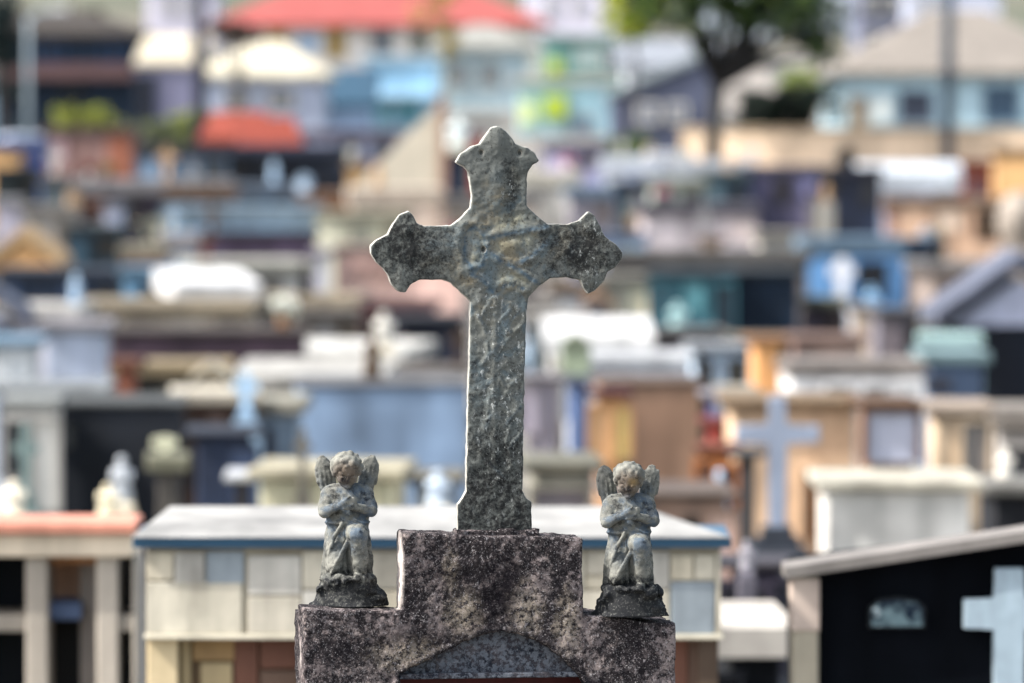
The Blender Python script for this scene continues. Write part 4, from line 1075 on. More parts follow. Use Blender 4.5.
T(676, 748, 160, 124, 2.2, '#93a0b0', '#dfe6ee', 'grey tomb with a whitish slab below the tree', st=10, sk=.75)

# wedge shaped monument
def wedge():
    D = 112; s = D / F
    c = P(400, 205, D); gz = ground(D)
    t = thing('wedge_monument', 'tall cream wedge shaped monument rising to a brown edge left of the cross head', 'monument', (c.x, D, gz))
    X_ = lambda u: (u - 400) * s
    Zv = lambda v: P(400, v, D).z - gz
    bm = bmesh.new(); prism(bm, [(X_(344), -.1), (X_(438), -.1), (X_(438), Zv(110)), (X_(432), Zv(110)), (X_(344), Zv(198))], 0, .9)
    obj('body', bm, A('#d8ccb6', .75, vary=.2), t)
    bm = bmesh.new(); prism(bm, [(X_(438.3), -.1), (X_(446), -.1), (X_(446), Zv(100)), (X_(440), Zv(93)), (X_(436), Zv(100)), (X_(436), Zv(108)), (X_(438.3), Zv(109))], -.06, .96)
    obj('edge_pillar', bm, A('#a3806c', .9), t)
wedge()

# domed white marker right edge
def dome():
    D = 84; s = D / F; c = P(1020, 250, D); gz = ground(D)
    t = thing('domed_marker', 'cream white domed marker at the right edge beside the wide tan tomb', 'grave marker', (c.x, D, gz))
    bm = bmesh.new(); r_ = 24 * s; H = c.z - gz
    lathe(bm, [(r_ * .9, H)] + [(r_ * math.cos(R(a)), H + r_ * 1.2 + r_ * 1.25 * math.sin(R(a))) for a in range(-50, 90, 12)] + [(.02, H + r_ * 2.46)], n=20)
    obj('dome', bm, A('#a89c90', .8, vary=.5, scale=4), t, True)
    obj('base', B(-r_ * 1.1, r_ * 1.1, -r_ * 1.1, r_ * 1.1, -.1, H, .02), A('#b0a49a', .8), t)
dome()

# twin terracotta roofs
for (a, b_, v, D, lab) in ((197, 256, 138, 134, 'terracotta roofed tomb with a steep pitch, left of the twin orange roofs'), (240, 304, 144, 132, 'terracotta roofed tomb on the right of the twin orange roofs')):
    T(a, b_, v, D, 2.6, '#2c3448', '#b84c34', lab, st=5, roof='slope', rise=.62, sk=.9, ov=.12, rz=-7 if a < 220 else 9)

# cream long wall ------------------------------------------------
def long_wall():
    D = 149; s = D / F; c = P(866, 131, D); a = R(-14)
    gz = ground(D) - .1
    t = thing('perimeter_wall', 'long sunlit cream wall in front of the light blue house', 'wall', (c.x, D, gz), a)
    H = c.z - gz
    w = 368 * s / math.cos(a)
    obj('wall_panel', B(-w / 2, w / 2, 0, .35, -.3, H, .02), A('#e8ccae', 1.0, vary=.3, scale=.8), t)
    obj('coping', B(-w / 2 - .05, w / 2 + .05, -.06, .41, H + .001, H + .09, .02), A('#e6cba4', .45), t)
long_wall()

# ================= houses =================
def house(u0, u1, v, D, dep, wall, roofc, label, roof='hip', rise=1.6, ov=.5, det=(), rk=.6, name='house', cat='house', ridge_shift=0, chim=False, soff=None, groupn=None):
    s = D / F; um = (u0 + u1) / 2
    c = P(um, v, D); gz = min(ground(D), ground(D + dep)); H = c.z - gz; w = (u1 - u0) * s
    t = thing(name, label, cat, (c.x, D, gz), 0, groupn)
    obj('wall', B(-w / 2, w / 2, 0, dep, -.3, H), A(wall, 1.0, scale=.6), t)
    rm = A(roofc, rk, scale=.8)
    bm = bmesh.new()
    x0, x1, y0, y1 = -w / 2 - ov, w / 2 + ov, -ov, dep + ov
    if roof == 'hip' or roof == 'ridge':
        k = min((x1 - x0), (y1 - y0)) / 2 if roof == 'hip' else 0.0
        k = min(k, (x1 - x0) * .4)
        e = [bm.verts.new(q) for q in ((x0, y0, H - .01), (x1, y0, H - .01), (x1, y1, H - .01), (x0, y1, H - .01))]
        e2 = [bm.verts.new((q.co.x, q.co.y, H + .15)) for q in e]
        ym = (y0 + y1) / 2
        a = bm.verts.new((x0 + k, ym, H + rise)); b_ = bm.verts.new((x1 - k, ym, H + rise))
        bm.faces.new(e[::-1])
        for i in range(4): bm.faces.new([e[i], e[(i + 1) % 4], e2[(i + 1) % 4], e2[i]])
        bm.faces.new([e2[0], e2[1], b_, a]); bm.faces.new([e2[2], e2[3], a, b_]); bm.faces.new([e2[1], e2[2], b_]); bm.faces.new([e2[3], e2[0], a])
    elif roof == 'gable':
        xm = ridge_shift * s
        prism(bm, [(x0, H - .02), (xm, H + rise), (x1, H - .02), (x1, H + .16), (xm, H + rise + .2), (x0, H + .16)], y0, y1)
    elif roof == 'flat':
        box(bm, x0, x1, y0, y1, H + .001, H + .22, .02)
    elif roof == 'lean':
        vs = [bm.verts.new(q) for q in ((x0, y0, H), (x1, y0, H), (x1, y1, H + rise), (x0, y1, H + rise), (x0, y0, H + .16), (x1, y0, H + .16), (x1, y1, H + rise + .16), (x0, y1, H + rise + .16))]
        for q in ((0, 3, 2, 1), (4, 5, 6, 7), (0, 1, 5, 4), (1, 2, 6, 5), (2, 3, 7, 6), (3, 0, 4, 7)): bm.faces.new([vs[i] for i in q])
    obj('roof', bm, rm, t)
    if roof == 'gable':
        bm = bmesh.new(); prism(bm, [(-w / 2, H - .03), (w / 2, H - .03), (ridge_shift * s, H + rise - .05)], .004, dep - .004); obj('gable_wall', bm, A(wall, 1, scale=.6), t)
    for dd in det:
        nm, ua, ub, va, vb_, hx_ = dd[:6]
        fc = dd[6] if len(dd) > 6 else '#d5d2cc'
        xa = (ua - um) * s; xb = (ub - um) * s; za = H - (va - v) * s; zb_ = H - (vb_ - v) * s
        if nm in ('window', 'door'):
            bm = bmesh.new(); f_ = .09
            box(bm, xa - f_, xa, -.09, -.002, zb_ - f_, za + f_); box(bm, xb, xb + f_, -.09, -.002, zb_ - f_, za + f_)
            box(bm, xa + .001, xb - .001, -.09, -.002, za, za + f_); box(bm, xa + .001, xb - .001, -.12, -.002, zb_ - f_, zb_)
            if nm == 'window': box(bm, (xa + xb) / 2 - .03, (xa + xb) / 2 + .03, -.07, -.02, zb_ + .001, za - .001)
            fo = obj(nm, bm, A(fc, .8), t)
            obj('pane' if nm == 'window' else 'door_leaf', B(xa, xb, -.02, -.004, zb_, za), A(hx_, 1, rough=.2, spec=.5, bump=0), fo)
        else:
            obj(nm, B(xa, xb, -dd[7] if len(dd) > 7 else -.1, -.002, zb_, za, .01), A(hx_, 1), t)
    if chim:
        rf = [o for o in t.children if o.name.startswith('roof')][0]
        obj('chimney', B(w * .2, w * .2 + .6, dep * .4, dep * .4 + .6, H + .3, H + rise + .8, .02), A('#a08070', .8), rf)
    return t
W = 'window'
house(-30, 137, 37, 195, 8, '#22384f', '#7a6c60', 'dark blue two storey house with a brown balcony at the upper left', roof='hip', rise=1.0, ov=.4, rk=.22,
      det=(('balcony', -28, 134, 64, 79, '#664c4c', '#000000', 1.0), (W, 10, 30, 86, 108, '#10202c', '#2c4058'), (W, 60, 84, 86, 108, '#10202c', '#2c4058'), (W, 104, 124, 44, 60, '#132c4c', '#2c5888'), (W, 40, 62, 44, 60, '#132c4c', '#2c5888')))
house(137, 200, 66, 185, 6, '#767690', '#eadcc0', 'lavender grey cabin with a cream roof at the upper left', roof='lean', rise=.9, ov=.1, rk=.5, det=(('door', 138, 153, 78, 120, '#20283c', '#3a4054'),))
house(204, 322, 78, 180, 7, '#9aa2b8', '#efe5ca', 'white house with a broad bright cream roof left of the blue house', roof='hip', rise=1.2, ov=.3, rk=.5, det=((W, 228, 246, 92, 106, '#394458'), (W, 270, 292, 92, 106, '#394458')))
house(222, 536, 27, 232, 9, '#cfc8c4', '#c4605a', 'long pale house with a wide red tiled roof at the top', roof='hip', rise=2.4, ov=.6, rk=.62, chim=True,
      det=((W, 270, 284, 32, 54, '#a07c28', '#c8a860'), (W, 329, 343, 30, 56, '#a07c28', '#c8a860'), (W, 298, 318, 36, 50, '#8ab0d8', '#e0e4ea'), (W, 372, 392, 30, 54, '#5a6478'), (W, 410, 428, 30, 54, '#6c6c60'), (W, 500, 516, 34, 54, '#a08468')))
house(366, 436, 62, 200, 7, '#93bcd6', '#b5d2e4', 'light blue house with turquoise windows and a steel blue side roof', roof='flat', ov=.2, rk=.6,
      det=((W, 372, 386, 104, 118, '#4aa0b4', '#8fc4cc'), (W, 398, 418, 104, 118, '#4aa0b4', '#8fc4cc'), ('canopy', 362, 440, 94, 98, '#9fb8c8', '#000000', .8)))
house(300, 372, 108, 192, 5, '#8aa4c4', '#3c7498', 'low annex with a steep steel blue roof left of the light blue house', roof='lean', rise=1.2, ov=.2, rk=.4)
house(436, 528, 50, 215, 8, '#9bb0b8', '#a8a8a0', 'grey green house behind the cross head', roof='hip', rise=1.0, ov=.4, det=((W, 450, 466, 66, 84, '#5c6c74'), (W, 482, 498, 66, 84, '#5c6c74')))
house(544, 624, 40, 225, 8, '#6fa098', '#8fb0a8', 'sea green house with a lime shutter right of the red roof', roof='flat', ov=.2, det=(('shutter', 548, 562, 60, 74, '#b4c43c'), (W, 578, 598, 48, 66, '#9fc0bc'), (W, 606, 620, 48, 70, '#4a6c84')))
house(518, 610, 84, 196, 7, '#a5cbd8', '#c8c4bc', 'pale turquoise house with a lime awning behind the cross head', roof='flat', ov=.3, det=(('awning', 544, 566, 96, 118, '#a3b82c', '#000000', .7), (W, 574, 590, 118, 132, '#5c94c0'), ('panel', 520, 534, 100, 124, '#c9d494')))
house(612, 716, 98, 172, 6, '#545a72', '#b4c4cc', 'slate grey shed with a pale steep roof below the tree', roof='gable', rise=1.3, ov=.1, rk=.36, ridge_shift=50, det=((W, 640, 656, 106, 120, '#6c7c98'), (W, 670, 684, 106, 120, '#6c7c98')))
house(626, 724, 70, 205, 6, '#d0d4dc', '#b4bcc8', 'whitish house behind the slate grey shed', roof='lean', rise=1.0, ov=.3, rk=.4, det=((W, 660, 672, 78, 90, '#c08a98'),))
house(838, 1100, 76, 176, 9, '#a3c0cc', '#a39a90', 'light blue house with a beige hipped roof and dark windows at the upper right', roof='hip', rise=2.1, ov=.3, rk=.55,
      det=((W, 901, 931, 92, 121, '#2f3650', '#8698ac'), (W, 985, 1017, 87, 121, '#34506c', '#7c9cb4'), ('door', 850, 866, 98, 130, '#94826c', '#d4ccc0'), ('panel', 875, 890, 96, 122, '#d5dcd8')))
house(860, 902, -10, 240, 6, '#6c7088', '#8a8c98', 'grey tower block with dark windows behind the light blue house', roof='flat', ov=.1, name='tower_block', cat='building', det=((W, 866, 896, -2, 10, '#262c44'), (W, 866, 896, 34, 52, '#262c44'), ))
house(904, 1000, -16, 262, 8, '#c3c8dc', '#8a6c80', 'pale lilac block at the top right behind the beige roof', roof='flat', ov=.2, name='apartment_block', cat='building', det=((W, 915, 925, -4, 8, '#9aa4c0'), (W, 935, 945, -4, 8, '#9aa4c0')))
house(146, 214, -14, 270, 8, '#bdb9ca', '#a8a4b4', 'pale lilac block left of the red roof', roof='flat', ov=.2, name='apartment_block', cat='building', det=((W, 160, 170, 0, 12, '#a8a8c0'), (W, 180, 190, 0, 12, '#a8a8c0')))
house(524, 622, -20, 275, 8, '#c6c2d2', '#a8a4b4', 'pale lilac block right of the red roof', roof='flat', ov=.2, name='apartment_block', cat='building', det=((W, 545, 555, 0, 12, '#b0b0c8'), (W, 575, 585, 0, 12, '#b0b0c8')))
house(700, 870, -30, 280, 10, '#b4c0cc', '#a0a4ac', 'grey white block seen through the tree', roof='flat', ov=.2, name='apartment_block', cat='building', det=((W, 800, 812, 10, 24, '#8a98a8'), (W, 830, 842, 10, 24, '#8a98a8')))
house(724, 838, 58, 215, 6, '#c8bfb8', '#b4b0ac', 'beige wall house behind the tree trunk', roof='flat', ov=.1, det=((W, 770, 786, 66, 80, '#a4a0a4'),))

# ================= poles, lamps =================
def pole(u, v0, v1_, D, r_, colour, label, name='utility_pole', cat='utility pole', arms=True):
    p = P(u, v0, D); gz = ground(D)
    t = thing(name, label, cat, (p.x, D, gz)); H = p.z - gz
    bm = bmesh.new(); lathe(bm, [(r_ * 1.15, -.2), (r_, H * .5), (r_ * .8, H)], n=12); obj('shaft', bm, A(colour, 1), t, True)
    if arms:
        obj('crossarm', B(-.9, .9, -.06 - r_, -r_ * .5, H - .7, H - .55, .01), A(colour, .8), t)
        for x in (-.8, -.3, .3, .8):
            bm = bmesh.new(); lathe(bm, [(.04, H - .549), (.06, H - .5), (.03, H - .44)], x, -.03 - r_, 8); obj('insulator', bm, A('#8a8d90'), t)
    else:
        bm = bmesh.new(); tube(bm, [(0, 0, H - .05), (.25, -.1, H + .15), (.7, -.3, H + .2)], [.05, .045, .04]); obj('arm', bm, A(colour), t)
        bm = bmesh.new(); box(bm, .6, 1.1, -.42, -.2, H + .14, H + .26, .03); obj('lamp_head', bm, A('#b0b4b8'), t)
    return t
pole(199, -90, 0, 152, .18, '#262a44', 'dark slate utility pole at the upper left beside the red roof')
pole(949, -90, 0, 147, .15, '#344456', 'slate utility pole before the light blue house')
pole(28, 18, 0, 150, .07, '#7e8e98', 'grey street lamp before the dark blue house', 'street_lamp', 'street lamp', False)

# ================= trees =================
def leafmat(h, k=1):
    return M(h, k, .7, .5, .8, 0, .25, 0)
def tree(u, vtop, vtrunk, D, crown_px, label, cols, seed, nleaf=6000, leaf=.13, lobes=None, trunk_r=.22, name='broadleaf_tree', trunkc='#3c3430', rz=0):
    rs = random.Random(seed); s = D / F
    gz = ground(D); p = P(u, 0, D)
    t = thing(name, label, 'tree', (p.x, D, gz))
    Zv = lambda v: P(u, v, D).z - gz
    X_ = lambda uu: (uu - u) * s
    bm = bmesh.new(); zf = Zv(vtrunk)
    pts = [(-trunk_r * .8, 0, -.2), (-trunk_r * .2, .02, zf * .35), (trunk_r * .1, 0, zf * .7), (.12, 0, zf)]
    tube(bm, pts, [trunk_r * 1.2, trunk_r * .95, trunk_r * .8, trunk_r * .85], 10)
    for (uu, vv, ry, rx, rz_) in lobes:
        e = Vector((X_(uu), ry, Zv(vv))); a = Vector((.12, 0, zf - .05))
        mid = a.lerp(e, .5) + Vector((rs.uniform(-.2, .2), rs.uniform(-.2, .2), .2))
        tube(bm, [a, mid, e], [trunk_r * .6, trunk_r * .35, trunk_r * .12], 7)
    obj('trunk', bm, A(trunkc), t, True)
    bm = bmesh.new()
    tot = sum(l[3] * l[4] for l in lobes)
    for (uu, vv, ry, rx, rz_) in lobes:
        c = Vector((X_(uu), ry, Zv(vv)))
        k = int(nleaf * rx * rz_ / tot)
        tips = [Vector((rs.gauss(0, .48) * rx, rs.gauss(0, .48) * rx, rs.gauss(0, .48) * rz_)) for _ in range(max(6, k // 22))]
        for i in range(k):
            q = c + rs.choice(tips) + Vector((rs.gauss(0, .16), rs.gauss(0, .16), rs.gauss(0, .13))) * max(.6, rx * .6)
            n_ = Vector((rs.gauss(0, 1), rs.gauss(0, 1), rs.gauss(.6, 1))).normalized()
            a = n_.orthogonal().normalized() * leaf * rs.uniform(.6, 1.3); b_ = n_.cross(a).normalized() * leaf * rs.uniform(.4, .8)
            f_ = bm.faces.new([bm.verts.new(q + x) for x in (a, b_, -a, -b_)]); f_.material_index = rs.randrange(len(cols))
    me = bpy.data.meshes.new('crown'); bm.to_mesh(me); bm.free()
    link('crown', me, [leafmat(c) for c in cols], t)
    return t
tree(714, -60, 84, 147.5, 220, 'large dark green tree standing over the sheds at the top', ['#1d3a26', '#34582e', '#4c7030', '#16302a', '#6c7c38'], 4, 8500, .11,
     [(716, 8, 0, 1.2, .7), (752, 16, .5, 1.0, .8), (684, -6, .2, 1.2, .7), (652, 4, 0, .8, .5), (796, 8, -.4, 1.0, .6), (815, 24, 0, .9, .6), (826, 52, 0, .5, .4), (790, 36, .3, .6, .4),
      (726, -30, 0, 1.8, .9), (744, 44, .2, .3, .4), (760, 62, .2, .15, .15), (700, 44, 0, .3, .2), (670, -26, -.5, 1.2, .8), (800, -26, -.3, 1.5, .9), (766, -4, .2, .8, .6)], .24, trunkc='#242426')
tree(632, -20, 60, 165, 60, 'slender yellow green tree left of the large dark one', ['#a4b034', '#7c9a30', '#c0bc48'], 9, 2600, .11,
     [(628, 8, 0, .6, .7), (640, 18, 0, .6, .5), (622, -12, 0, .6, .6)], .07)
tree(236, 20, 84, 170, 30, 'small brown leafed tree with a thin trunk before the cream roof', ['#5c4a40', '#6a5248', '#4c4640'], 12, 1400, .10,
     [(232, 32, 0, .5, .28), (244, 34, 0, .4, .2), (222, 30, 0, .35, .2)], .10)
tree(446, 0, 60, 205, 40, 'sparse yellow ochre tree before the red roofed house', ['#b49a44', '#a48c50', '#8c8444'], 15, 700, .10,
     [(440, 20, 0, .6, .8), (452, 40, 0, .6, .7), (444, -4, 0, .6, .6)], .07, trunkc='#8a7454')
def shrub(u, v, D, w_px, h_px, cols, label, seed, n=1600, leaf=.08, name='shrub', cat='shrub'):
    rs = random.Random(seed); s = D / F; gz = ground(D); p = P(u, v, D)
    t = thing(name, label, cat, (p.x, D, gz)); H = p.z - gz; w = w_px * s
    bm = bmesh.new()
    for k in range(5): tube(bm, [(rs.uniform(-.1, .1) * w, 0, -.1), (rs.uniform(-.3, .3) * w, 0, H * .5), (rs.uniform(-.4, .4) * w, rs.uniform(-.2, .2), H * .85)], [.04, .03, .01], 5)
    obj('stem', bm, A('#4a3c30'), t)
    bm = bmesh.new()
    tips = [(rs.uniform(-.5, .5) * w, rs.uniform(-.6, .6), H * (1 - abs(rs.gauss(0, .3)))) for _ in range(40)]
    for i in range(n):
        b0 = rs.choice(tips); q = Vector((b0[0] + rs.gauss(0, .15), b0[1] + rs.gauss(0, .15), max(.05, b0[2] - abs(rs.gauss(0, .25)))))
        n_ = Vector((rs.gauss(0, 1), rs.gauss(0, 1), rs.gauss(.5, 1))).normalized()
        a = n_.orthogonal().normalized() * leaf * rs.uniform(.6, 1.4); b_ = n_.cross(a).normalized() * leaf * rs.uniform(.4, .8)
        f_ = bm.faces.new([bm.verts.new(q + x) for x in (a, b_, -a, -b_)]); f_.material_index = rs.randrange(len(cols))
    me = bpy.data.meshes.new('foliage'); bm.to_mesh(me); bm.free()
    link('foliage', me, [leafmat(c) for c in cols], t)
YG = ['#8a9434', '#6c7c34', '#a0a048']
shrub(85, 106, 160, 52, 20, YG, 'yellow green shrub above the brownish pink tomb', 1)
shrub(192, 110, 158, 34, 16, YG, 'yellow green shrub left of the terracotta roofs', 2)
shrub(150, 120, 156, 60, 14, ['#5c6844', '#707850'], 'dull olive shrub between the two yellow green ones', 3)
shrub(792, 84, 164, 86, 40, ['#14281e', '#1c3424', '#101f1c'], 'very dark hedge block left of the light blue house', 5, 5000, .1, 'hedge', 'hedge')
shrub(626, 134, 150, 34, 22, ['#3c5c34', '#6c7c34'], 'green bush at the foot of the slate grey shed', 6)
shrub(800, 66, 190, 40, 14, ['#9aa85c', '#7c8c44'], 'pale green bush above the dark hedge', 8)
shrub(2, -10, 175, 26, 60, ['#122a2c', '#183434'], 'dark green conifer like bush at the top left corner', 10, 3000)
shrub(60, 8, 250, 90, 40, ['#6c5c4c', '#7c6c5c', '#5c5044'], 'bare brown thicket behind the dark blue house', 13, 4000, .14, 'thicket', 'thicket')
shrub(164, 212, 90, 14, 8, ['#8a9a8a', '#c8bfa8'], 'pale dried flowers beside the rose and cream tomb', 14, 300, .05, 'flower_bunch', 'flowers')

# cars by the far wall: white vehicle shapes
def car(u, v, D, colour, label, rz=0):
    s = D / F; gz = ground(D); p = P(u, v, D)
    t = thing('parked_car', label, 'car', (p.x, D, gz), R(rz), 'cars parked beyond the tombs')
    bm = bmesh.new()
    prism(bm, [(-2.1, .3), (2.1, .3), (2.15, .75), (1.9, .88), (1.15, .95), (.6, 1.4), (-.9, 1.43), (-1.5, .98), (-2.1, .9)], -.8, .8)
    bmesh.ops.bevel(bm, geom=bm.edges[:], offset=.05, segments=2, affect='EDGES')
    obj('body', bm, A(colour, 1, rough=.25, vary=.05, bump=0, spec=.6), t, True)
    bm = bmesh.new(); prism(bm, [(1.02, .97), (.56, 1.34), (-.85, 1.36), (-1.35, 1.0)], -.815, .815); obj('window', bm, A('#18202c', 1, rough=.1, bump=0), t)
    for x in (-1.35, 1.35):
        for y in (-.74, .74):
            bm = bmesh.new(); lathe(bm, [(.31, -.1), (.33, -.05), (.33, .05), (.31, .1)], n=16)
            bmesh.ops.rotate(bm, verts=bm.verts, matrix=Matrix.Rotation(R(90), 3, 'X')); bmesh.ops.translate(bm, verts=bm.verts, vec=(x, y, .33))
            wh = obj('wheel', bm, A('#15161a'), t)
car(6, 120, 158, '#dfe6ee', 'white car parked at the left edge above the royal blue tomb', 0)
car(38, 110, 162, '#aab2c4', 'silver lilac car parked behind the white one', 10)
car(812, 120, 156, '#a02428', 'red car parked behind the cream wall', 0)
car(222, 104, 163, '#c4c8d8', 'pale car parked above the terracotta roofs', 0)

# flower bunches on tombs (small coloured accents)
def flowers(u, v, D, cols, label, r_=.13):
    p = P(u, v, D); rs = random.Random(int(u * 7 + v))
    t = thing('flower_vase', label, 'flower vase', (p.x, D, p.z))
    bm = bmesh.new(); lathe(bm, [(.04, 0), (.06, .05), (.045, .12), (.06, .15)], n=10); obj('vase', bm, A('#b8b4ac', .9), t, True)
    bm = bmesh.new()
    for i in range(160):
        q = Vector((rs.gauss(0, r_ * .5), rs.gauss(0, r_ * .5), .22 + rs.gauss(0, r_ * .35)))
        n_ = Vector((rs.gauss(0, 1), rs.gauss(0, 1), rs.gauss(.5, 1))).normalized()
        a = n_.orthogonal().normalized() * .035; b_ = n_.cross(a).normalized() * .028
        f_ = bm.faces.new([bm.verts.new(q + x) for x in (a, b_, -a, -b_)]); f_.material_index = 0 if rs.random() < .7 else 1
    me = bpy.data.meshes.new('flowers'); bm.to_mesh(me); bm.free()
    link('flowers', me, [leafmat(cols[0]), leafmat(cols[1])], t)

CL = random.Random(99)
used_labels = set()
def short(label):
    for a in (' at the left edge', ' at the right edge'): label = label.replace(a, '') if len(label.split()) > 11 else label
    return label
TONES = [('white', '#b8b6b0'), ('grey', '#7a7c7e'), ('black', '#16181c'), ('tan', '#b8946c'), ('pale blue', '#9ab4cc'), ('bronze', '#5a4430'), ('sage', '#8e9a80')]
FL = [('red', '#7c2424', '#a05050'), ('yellow', '#b09848', '#c0b070'), ('pink', '#c86888', '#e0a8b8'), ('white', '#e8e8e4', '#c8d0c0'), ('orange', '#a0603c', '#b88860'), ('violet', '#583c80', '#8068a8')]
for (u0, u1, v, D, dep, H, gz, cx_, w, label, roof, root) in list(PLACED):
    if D > 128 or u1 < 5 or u0 > 1019 or (D < 30): continue
    n_ = 1 if w < 1.0 else 2
    if w > 3: n_ = 3
    for i in range(n_):
        CL = random.Random(int(u0 * 7 + v * 131 + i * 977 + 5))
        if CL.random() < .25: continue
        kind = CL.choice(('cross', 'cross', 'statue', 'flowers', 'box', 'statue'))
        if D < 60 and CL.random() < .75: continue
        on = roof in ('flat',) and CL.random() < .6
        x = cx_ + CL.uniform(-.42, .42) * w
        y = D + dep * CL.uniform(.3, .6) if on else D - CL.uniform(.25, .5)
        z = gz + H if on else ground(y) - .02
        pxx = 512 + x * F / y
        if (80 < pxx < 275 and 55 < D < 80) or (795 < pxx < 915 and 60 < D < 92) or (590 < pxx < 705 and D < 50) or (60 < pxx < 200 and D < 42) or (380 < pxx < 520 and D < 55) or (630 < pxx < 800 and 45 < D < 85) or (730 < pxx < 860 and D < 50): continue
        ped = 0 if on else H * CL.uniform(.35, .75)
        tone = CL.choice(TONES); fl = CL.choice(FL)
        word = 'on top of the ' if on else 'in front of the '
        adj = fl[0] if kind == 'flowers' else tone[0]
        nm = {'cross': ('cross', 'grave_cross', 'cross'), 'statue': ('figurine', 'grave_figurine', 'statue'), 'flowers': ('flowers', 'flower_vase', 'flower vase'), 'box': ('urn box', 'urn_box', 'urn')}[kind]
        lb = 'small %s %s %s%s' % (adj, nm[0], word, short(label))
        if len(lb.split()) > 16: lb = ' '.join(lb.split()[1:])
        if len(lb.split()) > 16 or lb in used_labels: continue
        used_labels.add(lb)
        t = thing(nm[1], lb, nm[2], (x, y, z), R(CL.uniform(-18, 18)))
        z0 = 0
        if ped:
            pw = CL.uniform(.09, .16)
            obj('pedestal', B(-pw, pw, -pw, pw, -.05, ped, .01), A(CL.choice(('#a8a49c', '#c8c0b0', '#7c7874', '#b89c80')), .8), t); z0 = ped - .002
        if kind == 'cross':
            hh = CL.uniform(.28, .6); bm = bmesh.new(); cross_bm(bm, 0, 0, z0 + .03, hh, hh * .62, hh * .15, hh * .11)
            bmesh.ops.bevel(bm, geom=bm.edges[:], offset=.004, segments=1, affect='EDGES'); obj('cross_body', bm, A(tone[1]), t)
            obj('foot', B(-hh * .16, hh * .16, -hh * .13, hh * .13, z0, z0 + .04, .006), A(tone[1], .8), t)
        elif kind == 'statue':
            hgt = CL.uniform(.28, .5); q = hgt * .2; bm = bmesh.new()
            lathe(bm, [(q * .95, z0 + hgt * .1), (q * .9, z0 + hgt * .3), (q * .6, z0 + hgt * .55), (q * .8, z0 + hgt * .68), (q * .3, z0 + hgt * .8), (q * .45, z0 + hgt * .88), (q * .42, z0 + hgt * .95), (q * .15, z0 + hgt)], n=10, sy=.75)
            for sx in (-1, 1): tube(bm, [(sx * q * .7, 0, z0 + hgt * .7), (sx * q * .8, -q * .4, z0 + hgt * .56), (sx * q * .1, -q * .85, z0 + hgt * .62)], [q * .22, q * .2, q * .14], 6)
            obj('figure', bm, A(tone[1]), t, True); obj('base', B(-q, q, -q, q, z0, z0 + hgt * .11, .006), A(tone[1], .8), t)
        elif kind == 'flowers':
            bm = bmesh.new(); lathe(bm, [(.045, z0), (.07, z0 + .06), (.05, z0 + .13), (.065, z0 + .16)], n=10); obj('vase', bm, A(CL.choice(('#c8c4bc', '#6c6860', '#a87850')), .9), t, True)
            bm = bmesh.new(); rr_ = CL.uniform(.07, .13)
            for j in range(110):
                q = Vector([max(-1.4, min(1.4, CL.gauss(0, 1))) * e_ for e_ in (rr_, rr_, rr_ * .6)]) * .8 + Vector((0, 0, z0 + .22))
                nn = Vector((CL.gauss(0, 1), CL.gauss(0, 1), CL.gauss(.5, 1))).normalized()
                a = nn.orthogonal().normalized() * .04; b_ = nn.cross(a).normalized() * .03
                f_ = bm.faces.new([bm.verts.new(q + xx) for xx in (a, b_, -a, -b_)]); f_.material_index = CL.choice((0, 0, 1, 2))
            me = bpy.data.meshes.new('flowers'); bm.to_mesh(me); bm.free(); link('flowers', me, [leafmat(fl[1]), leafmat(fl[2]), leafmat('#34502c')], t)
        else:
            q = CL.uniform(.1, .17)
            obj('body', B(-q, q, -q, q, z0, z0 + q * 2, .01), A(tone[1]), t)
            bm = bmesh.new(); prism(bm, [(-q * 1.2, z0 + q * 2.001), (q * 1.2, z0 + q * 2.001), (0, z0 + q * 3)], -q * 1.15, q * 1.15); obj('lid', bm, A(tone[1], .7), t)

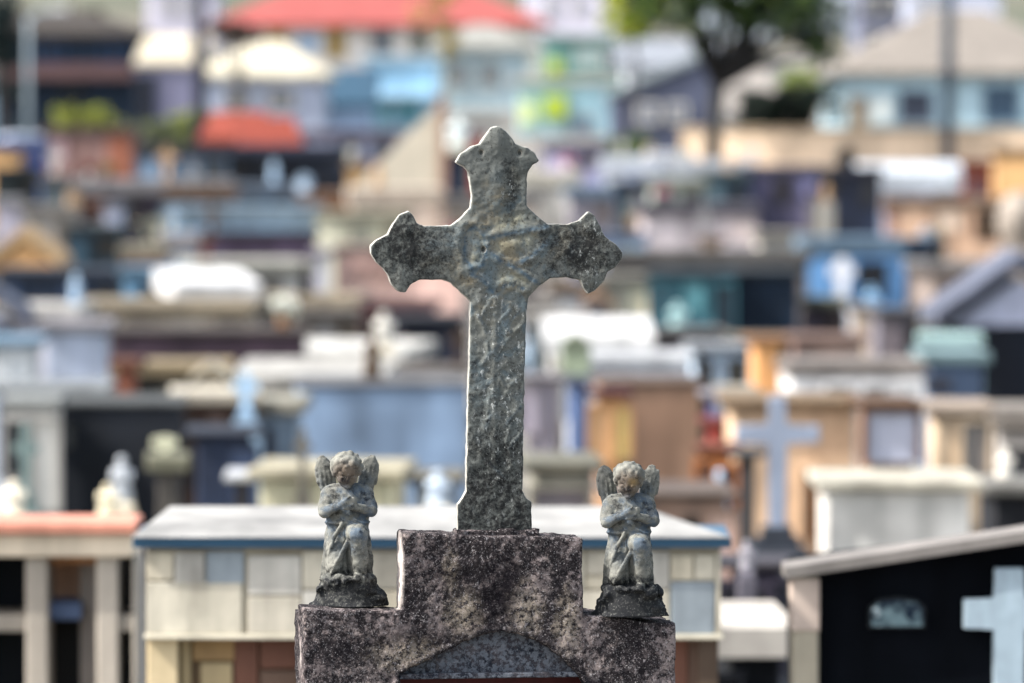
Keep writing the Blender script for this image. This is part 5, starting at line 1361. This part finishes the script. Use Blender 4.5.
# more of the same cemetery and town, just outside the picture on both sides
SRC = [p for p in PLACED if p[3] > 24 and p[8] > .9]
def copy_tree(o, parent=None):
    c = o.copy(); COL.objects.link(c); c.parent = parent
    for ch in o.children: copy_tree(ch, c)
    return c
for (u0, u1, v, D, dep, H, gz, cx_, w, label, roof, root) in SRC:
    n_s = (1, -1)
    for sd in n_s:
        if (u0 + u1) / 2 < 20 and sd < 0 or (u0 + u1) / 2 > 1000 and sd > 0: continue
        x = cx_ + sd * 1080 * D / F
        c = copy_tree(root); c.location = (x, root.location.y, root.location.z)
        c['label'] = 'tomb of the same cemetery standing outside the %s edge of the picture' % ('right' if sd > 0 else 'left')
        c['group'] = 'tombs outside the %s edge' % ('right' if sd > 0 else 'left')
for nm, sd in [('house' + ('.%03d' % k if k else ''), sd) for k in range(12) for sd in (1, -1)]:
    o = bpy.data.objects.get(nm)
    if not o: continue
    c = copy_tree(o); c.location.x += sd * 1130 * o.location.y / F
    c['label'] = 'house of the town standing outside the %s edge of the picture' % ('right' if sd > 0 else 'left'); c['group'] = 'houses outside the %s edge' % ('right' if sd > 0 else 'left')

# ================= light, sky, camera =================
w = bpy.data.worlds.new('World'); scene.world = w; w.use_nodes = True
nt = w.node_tree; bg = nt.nodes['Background']
sky = nt.nodes.new('ShaderNodeTexSky'); sky.sky_type = 'NISHITA'; sky.sun_disc = False
SUN = Vector((-.67, -.17, .73)).normalized()
sky.sun_elevation = math.asin(SUN.z)
sky.sun_rotation = math.atan2(SUN.x, SUN.y)
sky.air_density = 1.0; sky.dust_density = 3.5; sky.ozone_density = .35
hs = nt.nodes.new('ShaderNodeHueSaturation'); hs.inputs['Saturation'].default_value = .60; hs.inputs['Hue'].default_value = .488
nt.links.new(sky.outputs[0], hs.inputs['Color']); nt.links.new(hs.outputs[0], bg.inputs[0]); bg.inputs[1].default_value = .125
sl = bpy.data.lights.new('sun', 'SUN'); sl.energy = 2.9; sl.angle = R(.5); sl.color = (1, .96, .90)
so = bpy.data.objects.new('sun', sl); COL.objects.link(so); so.rotation_euler = SUN.to_track_quat('Z', 'Y').to_euler()

cam = bpy.data.cameras.new('camera'); co = bpy.data.objects.new('camera', cam); COL.objects.link(co)
co.location = (0, 0, CZ); co.rotation_euler = (R(90) - PITCH, 0, 0)
cam.sensor_width = 36; cam.lens = F * 36 / 1024; cam.clip_end = 3000; cam.clip_start = .1
cam.dof.use_dof = True; cam.dof.focus_distance = 11.53; cam.dof.aperture_fstop = 4.0
scene.camera = co
scene.view_settings.view_transform = 'Standard'; scene.view_settings.look = 'None'
scene.view_settings.exposure = 1.6; scene.view_settings.gamma = 1
scene.cycles.use_denoising = True
scene.cycles.max_bounces = 6
